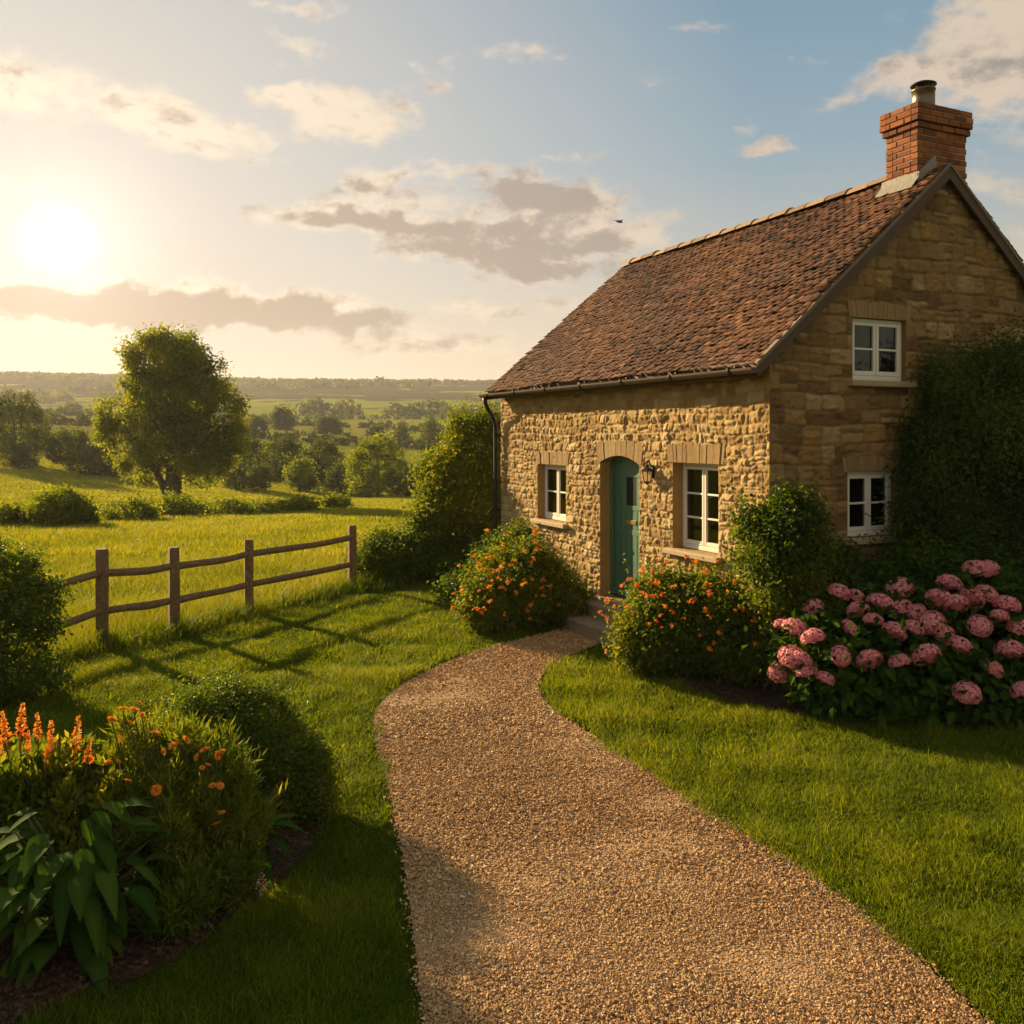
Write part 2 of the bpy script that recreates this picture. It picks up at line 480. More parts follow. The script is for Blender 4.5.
def mat_glass():
    m, T = material('window_glass')
    tr = T.node('ShaderNodeBsdfTransparent', {'Color': (.42, .44, .40)})
    gl = T.node('ShaderNodeBsdfGlossy', {'Color': (.8, .82, .8), 'Roughness': .03})
    fr = T.node('ShaderNodeFresnel', {'IOR': 1.5})
    co = T.node('ShaderNodeTexCoord').outputs['Object']
    b = T.node('ShaderNodeBump', {'Strength': .08, 'Distance': .01, 'Height': T.noise(co, 6.0, 2)})
    T.l.new(b.outputs[0], gl.inputs['Normal'])
    mx = T.node('ShaderNodeMixShader', {0: T.m('MULTIPLY', fr.outputs[0], .5), 1: tr.outputs[0], 2: gl.outputs[0]})
    finish(T, mx.outputs[0])
    return m
M_GLASS = mat_glass()


def mat_lantern_glass():
    m, T = material('lantern_glass')
    p = T.node('ShaderNodeBsdfPrincipled', {'Base Color': (.75, .66, .48), 'Roughness': .3, 'Alpha': .75})
    tr = T.node('ShaderNodeBsdfTranslucent', {'Color': (.8, .66, .42)})
    finish(T, T.node('ShaderNodeMixShader', {0: .5, 1: p.outputs[0], 2: tr.outputs[0]}).outputs[0])
    return m
M_LGLASS = mat_lantern_glass()


def mat_ground():
    m, T = material('ground_cover')
    co = T.node('ShaderNodeTexCoord').outputs['Object']
    sp = T.node('ShaderNodeSeparateXYZ', {0: co}); y = sp.outputs[1]
    n1 = T.noise(co, .08, 5, .6); n2 = T.noise(co, 1.6, 6, .65); n3 = T.noise(T.vm('MULTIPLY', co, (1, 1, .2)), 18.0, 5, .7)
    lawn = T.mix(n3, (.035, .055, .005), (.09, .115, .009))
    md = T.ramp(T.m('ADD', T.m('MULTIPLY', n1, .5), T.m('MULTIPLY', n2, .5)), [(.3, (.20, .235, .012)), (.5, (.31, .325, .016)), (.7, (.39, .36, .03))])
    md = T.mix(T.m('MULTIPLY', n3, .35), md, (.07, .085, .012))
    vw = T.vm('ADD', co, T.vm('SCALE', T.node('ShaderNodeTexNoise', {'Vector': co, 'Scale': .012, 'Detail': 2.0}).outputs['Color'], scale=60.0))
    vor = T.node('ShaderNodeTexVoronoi', {'Vector': T.vm('MULTIPLY', vw, (.008, .0075, 0)), 'Scale': 1.0})
    cell = T.node('ShaderNodeSeparateXYZ', {0: vor.outputs['Color']}).outputs[0]
    far = T.ramp(cell, [(0, (.22, .26, .02)), (.3, (.34, .36, .022)), (.5, (.42, .40, .03)), (.7, (.26, .30, .028)), (.9, (.42, .35, .07))])
    nw = T.noise(co, .018, 6, .65)
    wood = T.mix(T.noise(co, .09, 4), (.06, .065, .022), (.13, .115, .045))
    far = T.mix(T.ss(T.m('ADD', nw, T.ss(y, 380, 900, -.22, .14)), .47, .54), far, wood)
    c = T.mix(T.ss(y, 120, 190), md, far)
    c = T.mix(attr(T, 'lawn'), c, lawn)
    p = T.node('ShaderNodeBsdfDiffuse', {'Color': c, 'Roughness': .8})
    b = T.node('ShaderNodeBump', {'Strength': .9, 'Distance': .25, 'Height': T.m('ADD', n2, T.m('MULTIPLY', n3, .5))})
    T.l.new(b.outputs[0], p.inputs['Normal']); finish(T, p.outputs[0])
    return m
M_GROUND = mat_ground()


def mat_gravel(name, stops, scale):
    m, T = material(name)
    co = T.node('ShaderNodeTexCoord').outputs['Object']
    v = T.node('ShaderNodeTexVoronoi', {'Vector': co, 'Scale': scale})
    cell = T.node('ShaderNodeSeparateXYZ', {0: v.outputs['Color']}).outputs[0]
    n = T.noise(co, .9, 4)
    c = T.ramp(T.m('ADD', T.m('MULTIPLY', cell, .8), T.m('MULTIPLY', n, .2)), stops)
    p = T.node('ShaderNodeBsdfPrincipled', {'Base Color': c, 'Roughness': .9, 'Specular IOR Level': .2})
    b = T.node('ShaderNodeBump', {'Strength': .9, 'Distance': .012, 'Height': T.m('SUBTRACT', 1.0, v.outputs['Distance'])})
    T.l.new(b.outputs[0], p.inputs['Normal']); finish(T, p.outputs[0])
    return m
M_PATH = mat_gravel('gravel_bed', [(0, (.17, .095, .045)), (.5, (.32, .195, .10)), (1, (.45, .31, .18))], 75.0)
M_SOIL = mat_gravel('bark_mulch', [(0, (.02, .011, .006)), (.5, (.045, .025, .012)), (1, (.085, .048, .024))], 40.0)


def mat_pebble():
    m, T = material('pebbles')
    t = attr(T, 'tint')
    c = T.ramp(t, [(0, (.17, .095, .042)), (.35, (.35, .205, .095)), (.7, (.485, .305, .145)), (.92, (.57, .40, .215)), (1, (.64, .51, .34))])
    p = T.node('ShaderNodeBsdfPrincipled', {'Base Color': c, 'Roughness': .9, 'Specular IOR Level': .12})
    finish(T, p.outputs[0])
    return m
M_PEBBLE = mat_pebble()
M_CHIP = simple_mat('bark_chips', (.075, .045, .028), .95, use_tint=.5)
M_BIRD = simple_mat('bird_plumage', (.06, .05, .045), .8)
M_STRAW = leaf_mat('dry_stems', [(.20, .13, .04), (.32, .2, .06), (.4, .28, .1)], .3)

# ------------------------------------------------------------------ terrain
_py = [-400, 0, 16, 30, 45, 61, 90, 112, 150, 180, 260, 350, 450, 600, 750, 900, 1000, 1200, 6000]
_pz = [0, 0, 0, -.35, -1.15, -2.0, -3.4, -3.7, -2.7, -1.3, 2.6, 7, 11.5, 21.5, 35, 51, 61, 62, 62]
def H(x, y):
    x = np.asarray(x, float); y = np.asarray(y, float)
    z = np.interp(y, _py, _pz)
    # round the corners of the profile
    z = (z + np.interp(y - 12 * np.clip(y / 100, 0, 3), _py, _pz) + np.interp(y + 12 * np.clip(y / 100, 0, 3), _py, _pz)) / 3
    s = np.clip((y - 35) / 60, 0, 1) * np.clip(1 - (y - 150) / 250, 0, 1)
    z = z + .085 * np.maximum(0, -x - 18) * s
    p = np.stack([x, y, 0 * x], -1)
    z = z + np.clip((y - 22) / 60, 0, 1) * .25 * wn(p, .06, 1)
    z = z + np.clip((y - 200) / 500, 0, 1) * 5.0 * wn(p * np.array([1, .5, 1]), .007, 2)
    z = z + np.clip((y - 500) / 400, 0, 1) * np.clip(-x / 500, 0, 1) * 9
    return z


def ground_hit(px, py):
    ys = np.geomspace(5, 1100, 4000); xs = (px - 512) / F * ys
    pys = HZ - F * (H(xs, ys) - EYE) / ys
    i = np.argmax(pys <= py)
    return np.array([xs[i], ys[i], H(xs[i], ys[i])])


# fence line and lawn edge
POSTS = [g_at(-45, 700), g_at(102, 648), g_at(174, 634), g_at(249, 614), g_at(352, 589)]
_ex = np.array([-60, POSTS[0][0], *[p[0] for p in POSTS[1:]], -.8, .1, 60])
_ey = np.array([9.0, POSTS[0][1], *[p[1] for p in POSTS[1:]], 17.6, 17.9, 18])
def is_lawn(x, y): return y < np.interp(x, _ex, _ey)


def in_poly(P, poly):
    x, y = P[:, 0], P[:, 1]; c = np.zeros(len(P), bool); n = len(poly)
    for i in range(n):
        x0, y0 = poly[i]; x1, y1 = poly[(i + 1) % n]
        k = ((y0 > y) != (y1 > y)) & (x < (x1 - x0) * (y - y0) / (y1 - y0 + 1e-12) + x0)
        c ^= k
    return c


def resample(pts, n):
    pts = np.asarray(pts, float); d = np.concatenate([[0], np.cumsum(np.linalg.norm(np.diff(pts, axis=0), axis=1))])
    t = np.linspace(0, d[-1], n)
    q = np.stack([np.interp(t, d, pts[:, k]) for k in range(pts.shape[1])], 1)
    for _ in range(3): q[1:-1] = (q[:-2] + 2 * q[1:-1] + q[2:]) / 4
    return q


LEFT = [(432, 1250), (428, 1100), (424, 1024), (414, 940), (405, 870), (392, 800), (377, 750), (373, 722), (382, 702), (402, 686), (440, 666), (490, 648), (540, 636), (568, 629), (582, 620)]
RIGHT = [(1240, 1250), (1075, 1100), (985, 1024), (895, 940), (800, 868), (715, 815), (640, 767), (575, 727), (543, 703), (537, 688), (545, 672), (568, 657), (598, 645), (612, 638), (618, 632)]
PL = resample([g_at(*p)[:2] for p in LEFT], 90); PR = resample([g_at(*p)[:2] for p in RIGHT], 90)
PATH_POLY = np.concatenate([PL, PR[::-1]])
BED = [(-90, 1060), (60, 1010), (130, 985), (195, 952), (255, 905), (300, 862), (331, 822), (336, 800), (318, 775), (250, 760), (150, 760), (40, 775), (-60, 800), (-110, 900)]
BED_POLY = np.array([g_at(*p)[:2] for p in BED])
BED2 = [(755, 708), (790, 716), (860, 722), (960, 726), (1080, 732), (1200, 700), (1100, 650), (770, 660), (700, 672), (640, 668), (690, 690)]
BED2_POLY = np.array([g_at(*p)[:2] for p in BED2])


def build_ground():
    xs = np.unique(np.concatenate([np.linspace(-20, 20, 81), np.linspace(-120, 120, 121), np.linspace(-500, 500, 101), np.linspace(-3000, 3000, 61)]))
    ys = np.unique(np.concatenate([np.linspace(-300, 0, 13), np.linspace(0, 30, 61), np.linspace(30, 120, 91), np.linspace(120, 400, 71), np.linspace(400, 1100, 71), np.linspace(1100, 2600, 9)]))
    X, Y = np.meshgrid(xs, ys)
    Z = H(X, Y)
    V = np.stack([X, Y, Z], -1).reshape(-1, 3)
    nx, ny = len(xs), len(ys)
    i = np.arange(nx * ny).reshape(ny, nx)
    Q = np.stack([i[:-1, :-1], i[:-1, 1:], i[1:, 1:], i[1:, :-1]], -1).reshape(-1, 4)
    lawn = np.where(is_lawn(V[:, 0], V[:, 1]) & (V[:, 1] > -200), 1.0, 0.0)
    me = mesh_np('ground', V, [Q], {'lawn': lawn}, [M_GROUND], None, True)
    tag(link('ground', me), kind='structure')


build_ground()


def strip(name, A, B, m, nseg, mat, z0, amp, rag=0.0):
    A = np.asarray(A); B = np.asarray(B)
    f = np.linspace(0, 1, nseg)
    V = A[:, None, :] * (1 - f)[None, :, None] + B[:, None, :] * f[None, :, None]
    n = len(A)
    V = V.reshape(-1, 2)
    Z = z0 + amp * (wn(np.c_[V, 0 * V[:, 0]], 2.5, 3) + .6 * wn(np.c_[V, 0 * V[:, 0]], 8, 2))
    V = np.c_[V, Z]
    i = np.arange(n * nseg).reshape(n, nseg)
    Q = np.stack([i[:-1, :-1], i[:-1, 1:], i[1:, 1:], i[1:, :-1]], -1).reshape(-1, 4)
    return link(name, mesh_np(name, V, [Q], None, [mat], None, True))


tag(strip('path', PL, PR, None, 26, M_PATH, .018, .006), kind='structure')
def poly_sheet(name, poly, mat, z0, mound):
    c = poly.mean(0); rings = 8
    V = []; n = len(poly) * 6
    P = resample(np.vstack([poly, poly[:1]]), n + 1)[:-1]
    for r in range(rings + 1):
        f = 1 - r / rings
        q = c + (P - c) * f
        V.append(np.c_[q, z0 + mound * (1 - f ** 3) + .012 * wn(np.c_[q, 0 * q[:, 0]], 6, 1) * (f < 1)])
    V = np.concatenate(V)
    Q = [[r * n + j, r * n + (j + 1) % n, (r + 1) * n + (j + 1) % n, (r + 1) * n + j] for r in range(rings) for j in range(n)]
    return tag(link(name, mesh_np(name, V, [Q], None, [mat], None, True)), kind='structure')
poly_sheet('soil_bed', BED_POLY, M_SOIL, .012, .06)
poly_sheet('soil_bed', BED2_POLY, M_SOIL, .012, .05)

# ------------------------------------------------------------------ cottage
HO = np.array([2.81, 9.82, 0.0]); HROT = R(25.1)
hc, hs = math.cos(HROT), math.sin(HROT)
HL, HW, RS = 7.1, 5.4, 2.7                # length of front wall, depth of gable, ridge position
def roof_z(s): return 6.08 - .851 * np.abs(np.asarray(s, float) - RS)
def to_house(P):
    q = np.asarray(P)[:, :2] - HO[:2]
    return np.stack([q[:, 0] * hc + q[:, 1] * hs, -q[:, 0] * hs + q[:, 1] * hc], 1)
def outside_house(P, m=.03):
    st = to_house(P)
    return ~((st[:, 0] > -m) & (st[:, 1] > -m) & (st[:, 0] < HW + m) & (st[:, 1] < HL + m) & (P[:, 2] < roof_z(st[:, 0])))
def fr(px, py=None):
    """pixel on the front wall -> (t, z)"""
    k = (px - 512) / F
    t = (HO[0] - HO[1] * k) / (hs + hc * k)
    if py is None: return t
    return t, EYE - (py - HZ) * (HO[1] + hc * t) / F
def gb(px, py=None):
    k = (px - 512) / F
    s = (HO[1] * k - HO[0]) / (hc - hs * k)
    if py is None: return s
    return s, EYE - (py - HZ) * (HO[1] + hs * s) / F

cottage = empty('stone_cottage', HO, HROT)
tag(cottage, 'honey stone cottage with a red clay tile roof and green front door', 'cottage')


def smoothstep(x): x = np.clip(x, 0, 1); return x * x * (3 - 2 * x)


def stones(u, v, rh, bw, seed, w1=.02, w2=.007):
    """courses of irregular blocks: profile 0..1, per stone random, mortar mask, tilt"""
    r = np.random.default_rng(seed)
    z = 0 * u
    x = u + w1 * wn(np.stack([u, v, z], -1), 2.6, 3) + w2 * wn(np.stack([u, v, z + 7], -1), 13, 1) + w2 * .5 * wn(np.stack([u, v, z + 2], -1), 31, 0)
    y = v + w1 * wn(np.stack([v, u, z + 3], -1), 2.2, 4) + w2 * wn(np.stack([v, u, z + 9], -1), 13, 2) + w2 * .5 * wn(np.stack([v, u, z + 5], -1), 31, 1)
    ys = [y.min() - .05]
    while ys[-1] < y.max() + .05: ys.append(ys[-1] + r.uniform(*rh))
    ys = np.array(ys); row = np.clip(np.searchsorted(ys, y) - 1, 0, len(ys) - 2)
    e = np.zeros(u.shape); rid = np.zeros(u.shape); ax = np.zeros(u.shape)
    for k in range(len(ys) - 1):
        m = row == k
        if not m.any(): continue
        xs = [x.min() - r.uniform(.05, bw[1])]
        while xs[-1] < x.max() + .05: xs.append(xs[-1] + r.uniform(*bw) * r.uniform(.7, 1.15))
        xs = np.array(xs); n = len(xs)
        xm, ym = x[m], y[m]
        b = np.clip(np.searchsorted(xs, xm) - 1, 0, n - 2)
        y0 = np.full(xm.shape, ys[k]); y1 = np.full(xm.shape, ys[k + 1]); sid = b * 2
        split = r.random(n) < .20; cut = ys[k] + (ys[k + 1] - ys[k]) * r.uniform(.36, .64, n)      # some blocks are two thin stones
        up = split[b] & (ym > cut[b]); lo = split[b] & (ym <= cut[b])
        y0 = np.where(up, cut[b], y0); y1 = np.where(lo, cut[b], y1); sid = sid + up
        dx = np.minimum(xm - xs[b], xs[b + 1] - xm); dy = np.minimum(ym - y0, y1 - ym)
        q = .03
        e[m] = np.minimum(np.minimum(dx, dy), np.where((dx < q) & (dy < q), q - np.hypot(q - np.clip(dx, 0, q), q - np.clip(dy, 0, q)), 9))
        RD = r.random(2 * n); A = r.normal(size=(2 * n, 2))
        rid[m] = RD[sid]
        ax[m] = A[sid, 0] * ((xm - xs[b]) / (xs[b + 1] - xs[b]) - .5) + A[sid, 1] * ((ym - y0) / (y1 - y0) - .5)
    return np.clip(e / .022, 0, 1) ** .65, rid, 1 - smoothstep(e / .012), ax


def lines(a, b, step, brk):
    k = sorted({a, b, *[q for q in brk if a < q < b]})
    out = [k[0]]
    for p, q in zip(k[:-1], k[1:]):
        n = max(1, int(round((q - p) / step)))
        out += list(np.linspace(p, q, n + 1)[1:])
    return np.array(out)


def stone_wall(name, mat, o, ud, nd, width, height, openings, step, rh, bw, amp, seed, top=None, rough=.35, warp=(.02, .007), flat=(), tilt=.8):
    """a wall sheet with stones in relief; openings = (u0,u1,z0,z1)"""
    us = lines(0, width, step, [q for w in openings for q in w[:2]])
    zs = lines(0, height, step, [q for w in openings for q in w[2:]])
    U, Z = np.meshgrid(us, zs)
    h, rid, mo, ax = stones(U + 1, Z + 1, rh, bw, seed, *warp)
    p3 = np.stack([U, Z, 0 * U + seed], -1)
    rgh = wn(p3 * [1.5, .8, 1], 14, 0) * .4 + wn(p3 * [1.3, .8, 1], 31, 1) * .45 + wn(p3, 60, 2) * .3
    _, fr_, _, fx = stones(U + 5, Z + 3, (rh[0] * .4, rh[1] * .6), (bw[0] * .35, bw[1] * .4), seed + 50, .03, .012)      # broken facets on each stone
    rgh = rgh * .5 + fx * .9 + (fr_ - .5) * .4
    D = amp * (h * (.65 + .6 * rid) + h * ax * tilt + (.25 + .75 * h) * rgh * rough - .62)
    e = np.minimum(np.minimum(U, width - U) + .004, 9)
    for (u0, u1, z0, z1) in openings:
        du = np.maximum(np.maximum(u0 - U, U - u1), 0); dz = np.maximum(np.maximum(z0 - Z, Z - z1), 0)
        e = np.minimum(e, np.hypot(du, dz))
    D = D * np.clip(e / .035, 0, 1)
    for (u0, u1, z0, z1) in flat:
        du = np.maximum(np.maximum(u0 - U, U - u1), 0); dz = np.maximum(np.maximum(z0 - Z, Z - z1), 0)
        D = np.where(np.hypot(du, dz) < .02, np.minimum(D, 0), D)
    o, ud, nd = (np.asarray(q, float) for q in (o, ud, nd))
    V = o + U[..., None] * ud + Z[..., None] * np.array([0, 0, 1.0]) + D[..., None] * nd
    n_u, n_z = len(us), len(zs)
    i = np.arange(n_u * n_z).reshape(n_z, n_u)
    Q = np.stack([i[:-1, :-1], i[:-1, 1:], i[1:, 1:], i[1:, :-1]], -1)
    uc = (us[:-1] + us[1:]) / 2; zc = (zs[:-1] + zs[1:]) / 2
    UC, ZC = np.meshgrid(uc, zc)
    keep = np.ones(UC.shape, bool)
    for (u0, u1, z0, z1) in openings:
        keep &= ~((UC > u0) & (UC < u1) & (ZC > z0) & (ZC < z1))
    if top is not None: keep &= ZC < top(UC)
    if np.dot(np.cross(ud, [0, 0, 1]), nd) < 0: Q = Q[..., ::-1]
    V = V.reshape(-1, 3); Q = [Q[keep]]
    tint, mort = rid.ravel(), mo.ravel()
    # reveals of the openings
    RV, RQ = [], []
    b = len(V)
    for (u0, u1, z0, z1) in openings:
        for (p, q) in (((u0, z0), (u0, z1)), ((u0, z1), (u1, z1)), ((u1, z1), (u1, z0)), ((u1, z0), (u0, z0))):
            A = [o + p[0] * ud + p[1] * np.array([0, 0, 1.0]), o + q[0] * ud + q[1] * np.array([0, 0, 1.0])]
            RV += [A[0], A[1], A[1] - nd * .30, A[0] - nd * .30]; RQ.append([b, b + 1, b + 2, b + 3]); b += 4
    if RV:
        V = np.vstack([V, RV]); Q.append(np.array(RQ)); tint = np.concatenate([tint, np.full(len(RV), .3)]); mort = np.concatenate([mort, np.zeros(len(RV))])
    return link(name, mesh_np(name, V, Q, {'tint': tint, 'mortar': mort}, [mat], None, True), cottage)


# openings on the front wall: from the photograph's own edges
sw_t1, sw_t0 = fr(537.5), fr(566.0); sw_z0, sw_z1 = fr(552, 521)[1], fr(552, 464.5)[1]
dr_t1, dr_t0 = fr(600), fr(639); dr_z0, dr_z1 = fr(620, 602)[1], fr(620, 456)[1]
bw_t1, bw_t0 = fr(672.5), fr(718.5); bw_z0, bw_z1 = fr(695, 552)[1], fr(695, 463)[1]
FRONT = [(sw_t0, sw_t1, sw_z0, sw_z1), (dr_t0, dr_t1, dr_z0, dr_z1), (bw_t0, bw_t1, bw_z0, bw_z1)]
us0, us1 = gb(852.5), gb(906); us_z0, us_z1 = gb(879, 381)[1], gb(879, 318.5)[1]
ls0, ls1 = gb(847.5), gb(895.5); ls_z0, ls_z1 = gb(871, 536.5)[1], gb(871, 471)[1]
GABLE = [(us0, us1, us_z0, us_z1), (ls0, ls1, ls_z0, ls_z1)]

FLAT_F = [(sw_t0 - .07, sw_t1 + .07, sw_z1, fr(552, 452)[1]), (dr_t0 - .07, dr_t1 + .07, dr_z1 - .12, fr(620, 441)[1]), (bw_t0 - .09, bw_t1 + .09, bw_z1, fr(695, 444)[1])]
FLAT_G = [(us0 - .06, us1 + .06, us_z1, us_z1 + .19), (ls0 - .06, ls1 + .06, ls_z1, ls_z1 + .17)]
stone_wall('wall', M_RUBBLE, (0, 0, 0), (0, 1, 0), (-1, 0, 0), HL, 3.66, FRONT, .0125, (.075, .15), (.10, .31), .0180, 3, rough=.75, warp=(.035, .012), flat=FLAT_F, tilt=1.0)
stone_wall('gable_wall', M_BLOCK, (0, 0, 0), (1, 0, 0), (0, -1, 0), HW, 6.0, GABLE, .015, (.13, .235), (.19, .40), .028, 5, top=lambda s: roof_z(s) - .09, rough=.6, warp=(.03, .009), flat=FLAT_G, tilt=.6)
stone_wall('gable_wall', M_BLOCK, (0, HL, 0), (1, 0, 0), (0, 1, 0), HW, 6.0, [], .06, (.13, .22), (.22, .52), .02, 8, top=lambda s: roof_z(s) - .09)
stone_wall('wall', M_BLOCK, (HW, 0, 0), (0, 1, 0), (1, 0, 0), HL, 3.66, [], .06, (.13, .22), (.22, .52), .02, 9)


def build_roof():
    b = MB()
    pitch = math.atan(.851); cp, sp = math.cos(pitch), math.sin(pitch)
    y0, y1 = -.10, HL + .10
    # deck slab (two slopes)
    for sgn in (-1, 1):
        e = RS + sgn * (RS + .23)
        top = [(RS, 6.02), (e, float(roof_z(e)) - .055)]
        poly = [(RS, 6.02), (e, roof_z(e) - .06), (e, roof_z(e) - .11), (RS, 5.93)]
        V = [(s, y, z) for y in (y0 + .03, y1 - .03) for s, z in poly]
        b.add(V, [[0, 1, 5, 4], [1, 2, 6, 5], [2, 3, 7, 6], [0, 3, 2, 1], [4, 5, 6, 7]], tint=.2)
    r = np.random.default_rng(12)
    tw, ex, tl = .130, .084, .15
    slope_len = (RS + .27) / cp
    nc = int(slope_len / ex)
    for sgn in (-1, 1):
        for c in range(nc):
            d0 = slope_len - c * ex                     # distance of the lower edge from the ridge, down the slope
            n_t = int((y1 - y0) / tw) + 2
            yy = y0 + (np.arange(n_t) - (.5 if c % 2 else 0)) * tw
            for y in yy:
                ya, yb = max(y + .002, y0), min(y + tw - .002, y1)
                if yb - ya < .03: continue
                tn = np.clip(r.normal(.5, .2) + .12 * math.sin(y * 1.7 + d0 * 2.2), 0, 1)
                lift = r.uniform(.014, .036); camb = r.uniform(.010, .019); tilt = r.normal(.005, .008); dd = d0 + r.normal(0, .004); sk = r.normal(0, .006)
                dtop = max(dd - tl, .02)
                rows = []
                sag = .022 * math.sin(y * .9 + 1) * math.sin(dd * 1.2) + .012 * math.sin(y * 2.3 + dd)
                for (d, l) in ((dtop, .004), (dd, lift)):
                    for q in np.linspace(0, 1, 4):
                        yq = ya + (yb - ya) * q
                        hgt = l + camb * 4 * q * (1 - q) + tilt * (q - .5) * 2 + sag
                        d_ = d + sk * (q - .5) * (d == dd)
                        rows.append((d_, yq, hgt))
                rows += [(p[0], p[1], p[2] - .014) for p in rows[4:8]]
                V = [(RS + sgn * (p[0] * cp + p[2] * sp), p[1], 6.035 - p[0] * sp + p[2] * cp) for p in rows]
                Q = [[i, i + 1, i + 5, i + 4] for i in range(3)] + [[4 + i, 5 + i, 9 + i, 8 + i] for i in range(3)] + [[0, 4, 8, 0][:3] + [0]][:0]
                T_ = [[0, 4, 8], [3, 11, 7]]
                if sgn > 0: Q = [q[::-1] for q in Q]
                b.add(V, Q, T_, tint=tn)
    roof = b.build('roof', M_TILE, cottage)
    fb = MB(); fb.box((-.238, y0 + .031, 3.385), (-.218, y1 - .031, 3.545)); fb.build('fascia', M_BOARD, roof)
    # ridge caps
    rb = MB(); n = 19; st = (y1 - y0) / n
    for k in range(n):
        if y0 + k * st < .50: continue
        a = np.linspace(-1, 1, 9) * 1.15
        V = []
        off = r.normal(0, .006)
        for y in (y0 + k * st, y0 + (k + 1) * st + .01):
            rr = .175 if y == y0 + k * st else .162
            for q in a: V.append((RS + rr * math.sin(q), y, 5.945 + off + rr * math.cos(q)))
        for y in (y0 + k * st,):
            for q in a: V.append((RS + .15 * math.sin(q), y, 5.945 + off + .15 * math.cos(q)))
        Q = [[i, i + 1, 10 + i, 9 + i] for i in range(8)] + [[18 + i, 19 + i, i + 1, i] for i in range(8)]
        rb.add(V, Q, tint=np.clip(r.normal(.5, .25), 0, 1))
    rb.build('ridge_tiles', simple_mat('ridge_clay', (.30, .19, .10), .85, bump=.5, use_tint=.4), roof)
    # bargeboards
    for y in (y0, y1 - .032):
        for sgn in (-1, 1):
            bb = MB()
            e = RS + sgn * (RS + .25)
            s0 = RS + (.0015 if sgn > 0 else -.0015)
            poly = [(s0, 6.0), (e, float(roof_z(e)) - .08), (e, float(roof_z(e)) - .20), (s0, 5.85)]
            bb.prism(poly, (0, y, 0), (1, 0, 0), (0, 0, 1), (0, 1, 0), .032)
            bb.build('bargeboard', M_BOARD, roof)
    # mortar fillet under the verge tiles
    vb = MB()
    for sgn in (-1, 1):
        e = RS + sgn * (RS + .26)
        vb.prism([(RS, 6.045), (e, float(roof_z(e)) - .03), (e, float(roof_z(e)) - .078), (RS, 6.0)], (0, y0 - .012, 0), (1, 0, 0), (0, 0, 1), (0, 1, 0), .06)
    vb.build('verge', simple_mat('verge_mortar', (.22, .17, .12), .9, bump=.5), roof)
    return roof


roof = build_roof()


